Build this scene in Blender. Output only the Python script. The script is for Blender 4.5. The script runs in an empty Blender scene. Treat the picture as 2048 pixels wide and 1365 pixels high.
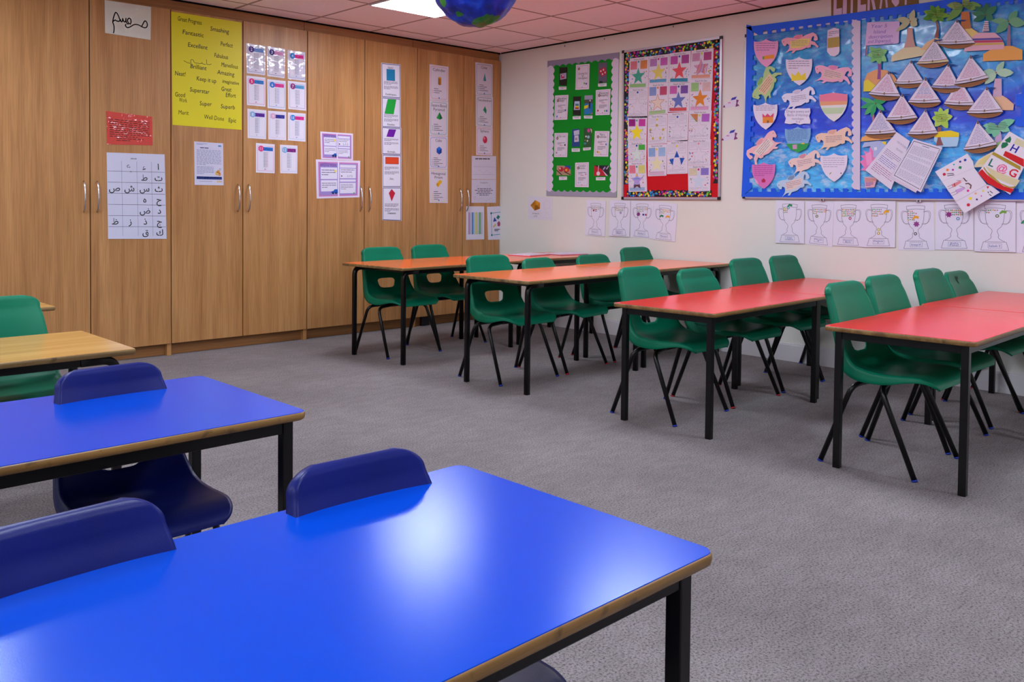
import bpy, bmesh, math, random
from mathutils import Vector, Matrix
R = math.radians
sc = bpy.context.scene
COL = sc.collection

# ------------------------------------------------------------------ camera
F, YAW, Y0, PITCH, ROLL, CX, CAMZ = 1756.673, 0.7309, 456.949, -0.0312, 0.0081, 918.426, 1.0735
_c, _s = math.cos(YAW), math.sin(YAW)
_fw = Vector((_s, _c, 0)); _rt = Vector((_c, -_s, 0)); _up = Vector((0, 0, 1))
_fw, _up = math.cos(PITCH)*_fw + math.sin(PITCH)*_up, math.cos(PITCH)*_up - math.sin(PITCH)*_fw
_rt, _up = math.cos(ROLL)*_rt + math.sin(ROLL)*_up, math.cos(ROLL)*_up - math.sin(ROLL)*_rt
cam_d = bpy.data.cameras.new('camera'); cam = bpy.data.objects.new('camera', cam_d); COL.objects.link(cam)
cam_d.sensor_width = 36; cam_d.lens = 36*F/2048
cam_d.shift_x = (1024-CX)/2048; cam_d.shift_y = (Y0-682.5)/2048
cam_d.clip_start = 0.05
m3 = Matrix((_rt, _up, -_fw)).transposed()
cam.matrix_world = Matrix.Translation((0, 0, CAMZ)) @ m3.to_4x4()
sc.camera = cam

# ------------------------------------------------------------------ world, exposure
w = bpy.data.worlds.new('world'); sc.world = w; w.use_nodes = True
w.node_tree.nodes['Background'].inputs[0].default_value = (0.75, 0.8, 1, 1)
w.node_tree.nodes['Background'].inputs[1].default_value = 0.05
sc.view_settings.view_transform = 'Standard'; sc.view_settings.look = 'None'
sc.view_settings.gamma = 1; sc.view_settings.use_curve_mapping = False
sc.view_settings.exposure = 1.12
LIGHT_POWER = 11.0
LIGHT_COL = (0.91, 1.0, 1.13)

# ------------------------------------------------------------------ room measures
XW, YD, HC = 5.667, 5.759, 2.43          # right wall, cupboard door fronts, ceiling height
XL, YB = -3.0, -2.6                       # walls behind the camera

def ray(px, py): return _fw*F + _rt*(px-CX) - _up*(py-Y0)
CO = Vector((0, 0, CAMZ))
def on_c(px, py):                         # a point on the cupboard fronts, as (a, b)
    r = ray(px, py); p = CO + r*(YD/r.y); return (p.x, p.z)
def on_w(px, py):                         # a point on the right wall, as (a, b)
    r = ray(px, py); p = CO + r*(XW/r.x); return (-p.y, p.z)
PL = {'c': on_c, 'w': on_w}
def to3(plane, ab, off):
    return Vector((ab[0], YD-off, ab[1])) if plane == 'c' else Vector((XW-off, -ab[0], ab[1]))

# ------------------------------------------------------------------ materials
def lin(h):
    h = h.lstrip('#'); v = [int(h[i:i+2], 16)/255 for i in (0, 2, 4)]
    return tuple(((x+.055)/1.055)**2.4 if x > .04045 else x/12.92 for x in v) + (1,)
MC = {}
def mat(h, rough=.7, spec=.4, name=None, coat=0, metal=0, emit=0):
    k = (h, rough, spec, coat, metal, emit)
    if k in MC: return MC[k]
    m = bpy.data.materials.new(name or 'colour_'+h.strip('#')); m.use_nodes = True
    b = m.node_tree.nodes['Principled BSDF']
    b.inputs['Base Color'].default_value = lin(h); b.inputs['Roughness'].default_value = rough
    b.inputs['Specular IOR Level'].default_value = spec; b.inputs['Metallic'].default_value = metal
    b.inputs['Coat Weight'].default_value = coat; b.inputs['Coat Roughness'].default_value = .08
    MC[k] = m; return m
def nodes(m): return m.node_tree.nodes, m.node_tree.links, m.node_tree.nodes['Principled BSDF']
def ramp(N, stops):
    r = N.new('ShaderNodeValToRGB'); e = r.color_ramp.elements
    while len(e) < len(stops): e.new(.5)
    for i, (p, c) in enumerate(stops): e[i].position = p; e[i].color = c if not isinstance(c, str) else lin(c)
    return r
def noisy(name, stops, scale, rough=.6, spec=.4, stretch=(1, 1, 1), detail=6, bump=0, bscale=None, coord='Object', coat=0, bdist=.002, nrough=.55):
    m = bpy.data.materials.new(name); m.use_nodes = True; N, L, b = nodes(m)
    tc = N.new('ShaderNodeTexCoord'); mp = N.new('ShaderNodeMapping'); mp.inputs['Scale'].default_value = stretch
    L.new(tc.outputs[coord], mp.inputs[0])
    n = N.new('ShaderNodeTexNoise'); n.inputs['Scale'].default_value = scale; n.inputs['Detail'].default_value = detail
    n.inputs['Roughness'].default_value = nrough
    L.new(mp.outputs[0], n.inputs['Vector']); r = ramp(N, stops); L.new(n.outputs['Fac'], r.inputs[0])
    L.new(r.outputs[0], b.inputs['Base Color']); b.inputs['Roughness'].default_value = rough
    b.inputs['Specular IOR Level'].default_value = spec; b.inputs['Coat Weight'].default_value = coat
    if bump:
        n2 = N.new('ShaderNodeTexNoise'); n2.inputs['Scale'].default_value = bscale or scale; n2.inputs['Detail'].default_value = 4
        L.new(mp.outputs[0], n2.inputs['Vector'])
        bp = N.new('ShaderNodeBump'); bp.inputs['Strength'].default_value = bump; bp.inputs['Distance'].default_value = bdist
        L.new(n2.outputs['Fac'], bp.inputs['Height']); L.new(bp.outputs[0], b.inputs['Normal'])
    return m

M = {}
M['wall'] = noisy('painted_wall', [(.3, '#d6d4ce'), (.7, '#dcdad4')], 1.2, .75, .3, bump=.15, bscale=60)
M['skirt'] = noisy('skirting_paint', [(.3, '#cfcbd0'), (.7, '#d8d4d8')], 3, .4, .4)
M['steel'] = noisy('black_painted_steel', [(.3, '#050304'), (.7, '#0a0709')], 30, .3, .35)
M['chrome'] = mat('#d8d8dc', .15, .5, 'chrome', 0, 1)
M['tip_blue'] = mat('#1030a0', .6, .4, 'blue_plastic_tip'); M['tip_red'] = mat('#b0202c', .5, .4, 'red_plastic_tip')
M['gap'] = mat('#0c0706', .9, .1, 'dark_gap')
M['alu'] = mat('#b9b4c2', .35, .5, 'silver_frame', 0, .5)
M['black_plastic'] = mat('#141216', .4, .4, 'black_plastic')

def wood(name, dark, mid, light, vertical=True, rough=.38, spec=.4, sc_=1.0):
    m = bpy.data.materials.new(name); m.use_nodes = True; N, L, b = nodes(m)
    tc = N.new('ShaderNodeTexCoord'); mp = N.new('ShaderNodeMapping')
    oi = N.new('ShaderNodeObjectInfo'); ad = N.new('ShaderNodeVectorMath'); ad.operation = 'ADD'
    sc3 = N.new('ShaderNodeVectorMath'); sc3.operation = 'SCALE'; L.new(oi.outputs['Random'], sc3.inputs['Scale']); sc3.inputs[0].default_value = (13, 7, 29)
    L.new(tc.outputs['Object'], ad.inputs[0]); L.new(sc3.outputs[0], ad.inputs[1]); L.new(ad.outputs[0], mp.inputs[0])
    mp.inputs['Scale'].default_value = (14*sc_, 14*sc_, .75*sc_) if vertical else (.8*sc_, 14*sc_, 14*sc_)
    n = N.new('ShaderNodeTexNoise'); n.inputs['Scale'].default_value = 1; n.inputs['Detail'].default_value = 5; n.inputs['Roughness'].default_value = .55
    n.inputs['Distortion'].default_value = .35; L.new(mp.outputs[0], n.inputs['Vector'])
    r = ramp(N, [(.28, dark), (.5, mid), (.72, light)]); L.new(n.outputs['Fac'], r.inputs[0])
    mp2 = N.new('ShaderNodeMapping'); L.new(ad.outputs[0], mp2.inputs[0])
    mp2.inputs['Scale'].default_value = (150, 150, 4) if vertical else (4, 150, 150)
    n2 = N.new('ShaderNodeTexNoise'); n2.inputs['Scale'].default_value = 1; n2.inputs['Detail'].default_value = 3; L.new(mp2.outputs[0], n2.inputs['Vector'])
    r2 = ramp(N, [(.35, (.80, .80, .80, 1)), (.6, (1, 1, 1, 1))]); L.new(n2.outputs['Fac'], r2.inputs[0])
    mx = N.new('ShaderNodeMix'); mx.data_type = 'RGBA'; mx.blend_type = 'MULTIPLY'; mx.inputs[0].default_value = 1
    L.new(r.outputs[0], mx.inputs[6]); L.new(r2.outputs[0], mx.inputs[7]); L.new(mx.outputs[2], b.inputs['Base Color'])
    b.inputs['Roughness'].default_value = rough; b.inputs['Specular IOR Level'].default_value = spec
    bp = N.new('ShaderNodeBump'); bp.inputs['Strength'].default_value = .12; bp.inputs['Distance'].default_value = .001
    L.new(n2.outputs['Fac'], bp.inputs['Height']); L.new(bp.outputs[0], b.inputs['Normal'])
    return m
M['oak'] = wood('oak_veneer', '#a67345', '#bb8652', '#cb9762')
M['oak_dark'] = wood('oak_plinth', '#8e6036', '#a26e40', '#b07c4a', False, .45)
M['maple'] = wood('light_wood_laminate', '#b98a46', '#c59650', '#cfa25c', False, .22, .5)
def edge_mat(name, a, b_, c):
    m = wood(name, a, b_, c, False, .35, .5, 2.0)
    N, L, b = nodes(m); tc = N.new('ShaderNodeTexCoord')
    n = N.new('ShaderNodeTexNoise'); n.inputs['Scale'].default_value = 26; n.inputs['Detail'].default_value = 4; L.new(tc.outputs['Object'], n.inputs['Vector'])
    r = ramp(N, [(.30, '#1a120c'), (.40, (1, 1, 1, 1))]); L.new(n.outputs['Fac'], r.inputs[0])
    src = b.inputs['Base Color'].links[0].from_socket
    mx = N.new('ShaderNodeMix'); mx.data_type = 'RGBA'; mx.blend_type = 'MULTIPLY'; mx.inputs[0].default_value = .55
    L.new(src, mx.inputs[6]); L.new(r.outputs[0], mx.inputs[7]); L.new(mx.outputs[2], b.inputs['Base Color'])
    return m
M['edge'] = edge_mat('varnished_board_edge', '#6a4a26', '#8a6434', '#a37c46')
M['edge_pale'] = edge_mat('worn_board_edge', '#6a5030', '#8d7044', '#ab8c58')

def laminate(name, h, rough, scratch=.0, spec=.5, tint=None):
    m = bpy.data.materials.new(name); m.use_nodes = True; N, L, b = nodes(m)
    b.inputs['Base Color'].default_value = lin(h); b.inputs['Roughness'].default_value = rough; b.inputs['Specular IOR Level'].default_value = spec
    tc = N.new('ShaderNodeTexCoord'); n = N.new('ShaderNodeTexNoise'); n.inputs['Scale'].default_value = 420; n.inputs['Detail'].default_value = 2
    L.new(tc.outputs['Object'], n.inputs['Vector']); bp = N.new('ShaderNodeBump'); bp.inputs['Strength'].default_value = .10; bp.inputs['Distance'].default_value = .0006
    L.new(n.outputs['Fac'], bp.inputs['Height']); L.new(bp.outputs[0], b.inputs['Normal'])
    if tint: b.inputs['Specular Tint'].default_value = tint+(1,)
    return m
M['blue_top'] = laminate('blue_laminate', '#0042be', .20, spec=.27, tint=(.1, .55, 1))
M['red_top'] = laminate('red_laminate', '#e41024', .2, spec=.36, tint=(1, .75, .85))
M['orange_top'] = laminate('orange_laminate', '#fc6a2c', .16, spec=.5)
M['green_shell'] = noisy('green_polypropylene', [(.3, '#006b4d'), (.7, '#007354')], 5, .38, .22, bump=.15, bscale=300, bdist=.0005)
M['navy_shell'] = noisy('navy_polypropylene', [(.3, '#041258'), (.7, '#061664')], 5, .36, .25, bump=.35, bscale=260, bdist=.0006)

def carpet():
    m = bpy.data.materials.new('grey_carpet'); m.use_nodes = True; N, L, b = nodes(m)
    tc = N.new('ShaderNodeTexCoord')
    def nz(s, d, stretch=(1, 1, 1), r_=.6):
        mp = N.new('ShaderNodeMapping'); mp.inputs['Scale'].default_value = stretch; L.new(tc.outputs['Object'], mp.inputs[0])
        n = N.new('ShaderNodeTexNoise'); n.inputs['Scale'].default_value = s; n.inputs['Detail'].default_value = d; n.inputs['Roughness'].default_value = r_
        L.new(mp.outputs[0], n.inputs['Vector']); return n
    a = nz(1.3, 5); f = nz(150, 5, r_=.8); g = nz(9, 6, (1, 2.2, 1))
    ra = ramp(N, [(.3, '#7c7576'), (.7, '#8e8788')]); L.new(a.outputs['Fac'], ra.inputs[0])
    rf = ramp(N, [(.38, (.30, .28, .27, 1)), (.50, (1, 1, 1, 1)), (.64, (1.22, 1.22, 1.24, 1))]); L.new(f.outputs['Fac'], rf.inputs[0])
    rg = ramp(N, [(.38, (.92, .91, .90, 1)), (.6, (1.03, 1.03, 1.03, 1))]); L.new(g.outputs['Fac'], rg.inputs[0])
    c = ra.outputs[0]
    for q in (rf, rg):
        mx = N.new('ShaderNodeMix'); mx.data_type = 'RGBA'; mx.blend_type = 'MULTIPLY'; mx.inputs[0].default_value = 1
        L.new(c, mx.inputs[6]); L.new(q.outputs[0], mx.inputs[7]); c = mx.outputs[2]
    L.new(c, b.inputs['Base Color']); b.inputs['Roughness'].default_value = .95; b.inputs['Specular IOR Level'].default_value = .1
    bp = N.new('ShaderNodeBump'); bp.inputs['Strength'].default_value = .5; bp.inputs['Distance'].default_value = .004
    L.new(f.outputs['Fac'], bp.inputs['Height']); L.new(bp.outputs[0], b.inputs['Normal'])
    return m
M['carpet'] = carpet()

def ceiling_mat():                        # 600 mm tiles in a metal grid
    m = bpy.data.materials.new('ceiling_tiles'); m.use_nodes = True; N, L, b = nodes(m)
    tc = N.new('ShaderNodeTexCoord'); sp = N.new('ShaderNodeSeparateXYZ'); L.new(tc.outputs['Object'], sp.inputs[0])
    def grid(out, o):
        a = N.new('ShaderNodeMath'); a.operation = 'SUBTRACT'; a.inputs[1].default_value = o; L.new(sp.outputs[out], a.inputs[0])
        d = N.new('ShaderNodeMath'); d.operation = 'PINGPONG'; d.inputs[1].default_value = .3; L.new(a.outputs[0], d.inputs[0]); return d
    gx, gy = grid(0, 3.607), grid(1, 5.575)
    mn = N.new('ShaderNodeMath'); mn.operation = 'MINIMUM'; L.new(gx.outputs[0], mn.inputs[0]); L.new(gy.outputs[0], mn.inputs[1])
    lt = N.new('ShaderNodeMath'); lt.operation = 'LESS_THAN'; lt.inputs[1].default_value = .011; L.new(mn.outputs[0], lt.inputs[0])
    n = N.new('ShaderNodeTexNoise'); n.inputs['Scale'].default_value = 40; n.inputs['Detail'].default_value = 5; L.new(tc.outputs['Object'], n.inputs['Vector'])
    r = ramp(N, [(.3, '#fae8ec'), (.7, '#fdeef2')]); L.new(n.outputs['Fac'], r.inputs[0])
    mx = N.new('ShaderNodeMix'); mx.data_type = 'RGBA'; L.new(lt.outputs[0], mx.inputs[0]); L.new(r.outputs[0], mx.inputs[6]); mx.inputs[7].default_value = lin('#a88e8c')
    L.new(mx.outputs[2], b.inputs['Base Color']); b.inputs['Roughness'].default_value = .85; b.inputs['Specular IOR Level'].default_value = .2
    return m
M['ceiling'] = ceiling_mat()

# ------------------------------------------------------------------ object helpers
def tag(o, label=None, cat=None, group=None, kind=None):
    for k, v in (('label', label), ('category', cat), ('group', group), ('kind', kind)):
        if v: o[k] = v
    return o
def empty(name, loc, rz=0, label=None, cat=None, group=None):
    o = bpy.data.objects.new(name, None); COL.objects.link(o); o.location = loc; o.rotation_euler = (0, 0, rz); o.empty_display_size = .1
    return tag(o, label, cat, group)
def link(name, me, mats, parent=None, smooth=False):
    o = bpy.data.objects.new(name, me); COL.objects.link(o)
    for m in (mats if isinstance(mats, (list, tuple)) else [mats]): me.materials.append(m)
    if smooth:
        for p in me.polygons: p.use_smooth = True
    if parent: o.parent = parent
    return o
def from_bm(name, bm, mats, parent=None, smooth=False):
    bmesh.ops.recalc_face_normals(bm, faces=bm.faces)
    me = bpy.data.meshes.new(name); bm.to_mesh(me); bm.free(); return link(name, me, mats, parent, smooth)
def add_box(bm, c, d, mi=0, bevel=0):
    r = bmesh.ops.create_cube(bm, size=1); vs = r['verts']
    bmesh.ops.scale(bm, verts=vs, vec=d); bmesh.ops.translate(bm, verts=vs, vec=c)
    fs = {f for v in vs for f in v.link_faces}
    for f in fs: f.material_index = mi
    if bevel:
        es = list({e for v in vs for e in v.link_edges})
        bmesh.ops.bevel(bm, geom=es, offset=bevel, segments=2, affect='EDGES', profile=.5)
def box(name, c, d, m, parent=None, bevel=0):
    bm = bmesh.new(); add_box(bm, c, d, 0, bevel); return from_bm(name, bm, m, parent)
def tube(bm, pts, r, n=12, square=False, mi=0):
    pts = [Vector(p) for p in pts]; rings = []
    t0 = (pts[1]-pts[0]).normalized(); a = Vector((1, 0, 0)) if abs(t0.x) < .7 else Vector((0, 1, 0))
    u = (a - t0*a.dot(t0)).normalized()
    for i, p in enumerate(pts):
        t = ((pts[i+1]-p) if i == 0 else (p-pts[i-1]) if i == len(pts)-1 else (pts[i+1]-p).normalized()+(p-pts[i-1]).normalized()).normalized()
        u = (u - t*u.dot(t)).normalized(); v = t.cross(u); ring = []
        for k in range(n):
            an = 2*math.pi*k/n
            if square:
                cx, cy = math.cos(an+math.pi/n), math.sin(an+math.pi/n); q = max(abs(cx), abs(cy)); f = min(1/q, 1.22); cx *= f; cy *= f
            else: cx, cy = math.cos(an), math.sin(an)
            ring.append(bm.verts.new(p + u*cx*r + v*cy*r))
        rings.append(ring)
    for i in range(len(rings)-1):
        for k in range(n):
            f = bm.faces.new((rings[i][k], rings[i][(k+1) % n], rings[i+1][(k+1) % n], rings[i+1][k])); f.smooth = True; f.material_index = mi
    for ring in (rings[0][::-1], rings[-1]): bm.faces.new(ring).material_index = mi
def bend(pts, rad, seg=6):                # polyline with rounded corners
    pts = [Vector(p) for p in pts]; out = [pts[0]]
    for i in range(1, len(pts)-1):
        a, b, c = pts[i-1], pts[i], pts[i+1]; d1 = (a-b).normalized(); d2 = (c-b).normalized(); ang = d1.angle(d2)
        t = min(rad/math.tan(ang/2), (a-b).length*.48, (c-b).length*.98); p1 = b+d1*t; p2 = b+d2*t
        for k in range(seg+1):
            q = k/seg; out.append(p1*(1-q)**2 + b*2*q*(1-q) + p2*q*q)
    out.append(pts[-1]); return out
def copy_tree(o, parent=None):
    c = o.copy(); COL.objects.link(c); c.parent = parent
    for ch in list(o.children): copy_tree(ch, c)
    return c
def setlabel(o, label): o['label'] = label; return o

# ------------------------------------------------------------------ lights (ceiling panels)
def emis(name, col, s):
    m = bpy.data.materials.new(name); m.use_nodes = True; N, L = m.node_tree.nodes, m.node_tree.links
    N.remove(N['Principled BSDF']); e = N.new('ShaderNodeEmission'); e.inputs[0].default_value = col+(1,); e.inputs[1].default_value = s
    L.new(e.outputs[0], N['Material Output'].inputs[0]); return m
M['panel'] = emis('light_panel', LIGHT_COL, LIGHT_POWER)
def light_panel(x, y, label):
    t = empty('ceiling_light', (x, y, HC-.012), 0, label, 'ceiling light', 'square ceiling light panels')
    box('diffuser', (0, 0, .002), (.575, .575, .004), M['panel'], t)
    bm = bmesh.new()
    for s in (-1, 1):
        add_box(bm, (s*.293, 0, .006), (.011, .597, .012)); add_box(bm, (0, s*.293, .006), (.575, .011, .012))
    from_bm('frame', bm, mat('#d8cfd0', .5, .4, 'panel_frame'), t)
PX = [3.907, .907, -2.093]; PY = [4.675, 2.875, 1.075, -.725]
for i, x in enumerate(PX):
    for j, y in enumerate(PY):
        lab = 'glowing square light panel in the tiled ceiling above the globe' if (i, j) == (0, 0) else 'glowing square light panel in the tiled ceiling, out of the frame'
        light_panel(x, y, lab)

# ------------------------------------------------------------------ room shell
def slab(name, c, d, m): return tag(box(name, c, d, m), kind='structure')
slab('floor', ((XL+XW)/2, (YB+6.4)/2, -.05), (XW-XL+.4, 6.4-YB+.4, .1), M['carpet'])
slab('ceiling', ((XL+XW)/2, (YB+6.4)/2, HC+.05), (XW-XL+.4, 6.4-YB+.4, .1), M['ceiling'])
slab('wall_right', (XW+.05, (YB+6.4)/2, HC/2), (.1, 6.4-YB+.2, HC+.1), M['wall'])
slab('wall_back', ((XL+XW)/2, 6.45, HC/2), (XW-XL+.4, .1, HC+.1), M['wall'])
slab('wall_left', (XL-.05, (YB+6.4)/2, HC/2), (.1, 6.4-YB+.2, HC+.1), M['wall'])
slab('wall_front', ((XL+XW)/2, YB-.05, HC/2), (XW-XL+.4, .1, HC+.1), M['wall'])
bm = bmesh.new()
add_box(bm, (XW-.009, (YB+YD)/2, .055), (.018, YD-YB-.02, .11)); add_box(bm, (XW-.006, (YB+YD)/2, .115), (.012, YD-YB-.02, .012))
tag(from_bm('baseboard_right', bm, M['skirt']), kind='structure')
slab('trim_1', (XW-.004, (YB+YD)/2, HC-.006), (.008, YD-YB, .010), M['gap'])    # shadow gap moulding under the ceiling

# ------------------------------------------------------------------ fitted cupboards
SEAM = [1.455, 1.993, 2.530, 3.067, 3.606, 4.138, 4.676, 5.205, 5.640]
ZB, ZT = .083, 2.352
def cupboard(x0, x1, xm, label, handles=True):
    t = empty('cupboard', ((x0+x1)/2, YD, 0), 0, label, 'cupboard', 'fitted oak cupboards along the wall')
    cx = (x0+x1)/2
    def b(n, c, d, m, p=t, bev=0): return box(n, (c[0]-cx, c[1]-YD, c[2]), d, m, p, bev)
    b('carcass', (cx, YD+.32, (ZB+ZT)/2+.0), (x1-x0-.002, .58, ZT-ZB-.02), M['gap'])
    for a, c, hs in ((x0, xm, 1), (xm, x1, -1)):
        d = b('door', ((a+c)/2, YD+.010, (ZB+ZT)/2), (c-a-.007, .020, ZT-ZB), M['oak'], t, .0015)
        hx = (xm - .042*hs) - cx
        bm = bmesh.new()
        pts = []
        for k in range(13):
            q = k/12; z = .985+.195*q; bow = math.sin(math.pi*q)
            pts.append((hx, -.004-.030*bow**.6, z))
        tube(bm, pts, .0055, 8)
        h = from_bm('handle', bm, M['chrome'], d, True)
    b('plinth', (cx, YD+.055, ZB/2), (x1-x0-.03, .018, ZB-.004), M['oak_dark'])
    b('end_post', (x1-.012, YD+.035, ZB/2), (.030, .05, ZB), M['oak'])
    return t
cupboard(SEAM[0]-.538*1, SEAM[0]+.0, SEAM[0]-.269, 'oak cupboard at the far left, mostly out of the frame')
cupboard(SEAM[0], SEAM[2], SEAM[1], 'oak cupboard with the Arabic letter chart and red notice on its doors')
cupboard(SEAM[2], SEAM[4], SEAM[3], 'oak cupboard with the yellow praise poster and number cards on its doors')
cupboard(SEAM[4], SEAM[6], SEAM[5], 'oak cupboard with the flat shape cards and two rhyme sheets on its doors')
cupboard(SEAM[6], XW-.006, SEAM[7], 'oak cupboard in the corner with solid shape cards on its doors')
slab('trim_2', ((.9+3.585)/2, YD+.03, (ZT+HC)/2-.006), (3.585-.9, .02, HC-ZT-.012), M['oak_dark'])
slab('trim_3', ((3.589+4.64)/2, YD+.03, (ZT+HC)/2-.006), (4.64-3.589, .02, HC-ZT-.012), M['oak_dark'])
slab('trim_4', ((4.644+XW-.02)/2, YD+.03, (ZT+HC)/2-.006), (XW-.02-4.644, .02, HC-ZT-.012), M['oak_dark'])
slab('trim_5', ((.9+XW)/2, YD+.032, HC-.006), (XW-.9, .03, .012), M['gap'])
tag(box('floor_vent', (4.80, YD+.030, .042), (.085, .03, .075), M['black_plastic'], None, .003), 'small black vent in the cupboard plinth behind the far orange table', 'vent')
# wall of the room left of the cupboards
slab('wall_extra', (-1.3, 5.95, HC/2), (4.4, .1, HC), M['wall']).name = 'wall_side'

# ------------------------------------------------------------------ tables
def table(L, W, H, top, edge, style, rad, inset, loc, rz, label, cat='table', group=None):
    t = empty('classroom_table', loc, rz, label, cat, group)
    th = .020
    # board with rounded corners and a softened edge
    bm = bmesh.new(); ring = []
    for cx, cy, a0 in ((L/2-rad, W/2-rad, 0), (-L/2+rad, W/2-rad, 90), (-L/2+rad, -W/2+rad, 180), (L/2-rad, -W/2+rad, 270)):
        for k in range(7):
            a = R(a0+15*k); ring.append((cx+rad*math.cos(a), cy+rad*math.sin(a)))
    def loop(ins, z):
        out = []
        for x, y in ring:
            out.append(bm.verts.new((x-ins*(1 if x > 0 else -1)*min(1, abs(x)/(L/2)), y-ins*(1 if y > 0 else -1)*min(1, abs(y)/(W/2)), z)))
        return out
    prof = [(.004, H-th), (.0012, H-th+.003), (0, H-th/2), (.0005, H-.004), (.0022, H-.0012)]
    loops = [loop(i_, z) for i_, z in prof]
    for a, b in zip(loops, loops[1:]):
        for k in range(len(a)): bm.faces.new((a[k], a[(k+1) % len(a)], b[(k+1) % len(a)], b[k])).smooth = True
    bm.faces.new(loops[0][::-1]); bm.faces.new(loops[-1])
    board = from_bm('tabletop', bm, edge, t)
    bm = bmesh.new(); a = loop(.0022, H-.0012); b = loop(.0026, H)
    for k in range(len(a)): bm.faces.new((a[k], a[(k+1) % len(a)], b[(k+1) % len(a)], b[k]))
    bm.faces.new(b)
    from_bm('laminate_surface', bm, top, board)
    lx, ly = L/2-inset[0], W/2-inset[1]; hw = .0135
    if style == 'square':
        for sx in (-1, 1):
            for sy in (-1, 1): box('leg', (sx*lx, sy*ly, (H-th)/2), (2*hw, 2*hw, H-th), M['steel'], t, .002)
        for s in (-1, 1):
            box('rail', (0, s*ly, H-th-.0165), (2*lx-2*hw, .022, .033), M['steel'], t, .002)
            box('rail', (s*lx, 0, H-th-.0165), (.022, 2*ly-2*hw, .033), M['steel'], t, .002)
    else:
        zr = H-th-.016
        for sx in (-1, 1):
            for sy in (-1, 1):
                bm = bmesh.new(); tube(bm, bend([(sx*lx, sy*ly, 0), (sx*lx, sy*ly, zr), (sx*(lx-.12), sy*ly, zr)], .05, 8), .0145, 16, True)
                from_bm('leg', bm, M['steel'], t)
        for s in (-1, 1):
            box('rail', (0, s*ly, zr), (2*(lx-.12), .027, .028), M['steel'], t, .004)
            box('rail', (s*(lx-.09), 0, zr), (.022, 2*ly-.03, .024), M['steel'], t, .003)
    return t
def place_table(x0, y0, L, W, rz, **k):   # front left corner of the top
    c, s = math.cos(rz), math.sin(rz)
    return table(L, W, loc=(x0+c*L/2-s*W/2, y0+s*L/2+c*W/2, 0), rz=rz, **k)
RED = dict(H=.58, top=M['red_top'], edge=M['edge'], style='square', rad=.012, inset=(.046, .046), group='red topped classroom tables')
ORA = dict(H=.64, top=M['orange_top'], edge=M['edge_pale'], style='bent', rad=.004, inset=(.062, .062), group='orange topped classroom tables')
BLU = dict(H=.565, top=M['blue_top'], edge=M['edge'], style='square', rad=.022, inset=(.040, .040), group='blue topped classroom tables')
WOO = dict(H=.56, top=M['maple'], edge=M['edge_pale'], style='bent', rad=.004, inset=(.05, .05), group='wood topped classroom tables')
place_table(3.488, 1.098, 1.128, .556, R(1.6), label='red topped table of the front row, its bare corner closest to the camera', **RED)
place_table(4.622, 1.150, 1.030, .556, R(1.0), label='red topped table of the front row against the wall, cut by the right edge', **RED)
place_table(3.452, 2.140, 1.170, .556, R(2.0), label='red topped table in the middle of the room with a bare front corner', **RED)
place_table(4.626, 2.215, 1.030, .556, R(1.8), label='red topped table against the wall below the white trophy sheets', **RED)
place_table(3.462, 3.290, 1.165, .600, R(2.2), label='orange topped table with its corner nearest the camera, second row from the cupboards', **ORA)
place_table(4.632, 3.365, 1.028, .600, R(1.4), label='orange topped table against the wall in front of the coloured star board', **ORA)
place_table(3.480, 4.420, 1.170, .640, R(2.8), label='orange topped table nearest the cupboards, with two chairs behind it', **ORA)
place_table(4.655, 4.520, .990, .580, R(1.0), label='orange topped table in the corner with papers lying on it', **ORA)
place_table(1.133-1.13, .684, 1.130, .562, R(0.3), label='large blue topped table filling the bottom of the photo', **BLU)
place_table(1.134-1.13, 1.796, 1.130, .568, R(0.3), label='blue topped table at the left, behind the nearest blue table', **BLU)
place_table(1.175-1.13, 2.960, 1.130, .535, R(0.0), label='light wood topped table at the left edge behind the blue tables', **WOO)
place_table(1.343-1.13, 4.350, 1.130, .535, R(0.0), label='light wood topped table close to the cupboards, only its corner showing', **WOO)

# ------------------------------------------------------------------ chairs
def cr(P, t):                             # Catmull-Rom through tuples
    n = len(P)-1; i = min(int(t*n), n-1); f = t*n-i
    p0, p1, p2, p3 = P[max(i-1, 0)], P[i], P[i+1], P[min(i+2, n)]
    return [.5*((2*b)+(-a+c)*f+(2*a-5*b+4*c-d)*f*f+(-a+3*b-3*c+d)*f**3) for a, b, c, d in zip(p0, p1, p2, p3)]
def make_prof(rnd, lean=0.0, ztop=.732, zs=1.0):
    # y, z, half width, wing, flange; the top edge arches with corner radius rnd
    top = []
    for dz, dy in ((.024, .014), (.008, .010), (.0, .003), (.0008, -.004), (.0045, -.009), (.011, -.0135), (.020, -.016), (.033, -.019), (.052, -.0235)):
        top.append((dz, dy))
    out = []
    for i, (dz, dy) in enumerate(top):
        q = min(1, (dz if i > 1 else 0)/rnd); hw = .100+.067*math.sqrt(max(0, 1-(1-q)**2))
        if i < 2: hw = .092+.004*i
        out.append((.214+dy+lean, ztop-dz, hw, 0 if i < 4 else .002*(i-3), (0, .003, .008, .012, .016, .019, .022, .024, .025)[i]))
    body = [(.176, .64, .176, .012, .028), (.160, .575, .184, .018, .030), (.146, .51, .192, .024, .032),
        (.128, .447, .201, .030, .038), (.100, .408, .207, .028, .048), (.058, .390, .208, .020, .052), (.0, .384, .206, .012, .046),
        (-.06, .384, .205, .008, .038), (-.12, .388, .203, .006, .026), (-.17, .390, .198, .004, .018), (-.210, .382, .186, .002, .012),
        (-.232, .366, .166, .0, .008), (-.238, .350, .140, 0, .004)]
    for y, z, hw, wg, fl in body:
        k = max(0, (z-.42)/.30); out.append((y+lean*k, .42+(z-.42)*(ztop-.42)/.312 if z > .42 else z, hw, wg, fl))
    return out
PROF_A = make_prof(.036)
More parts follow.
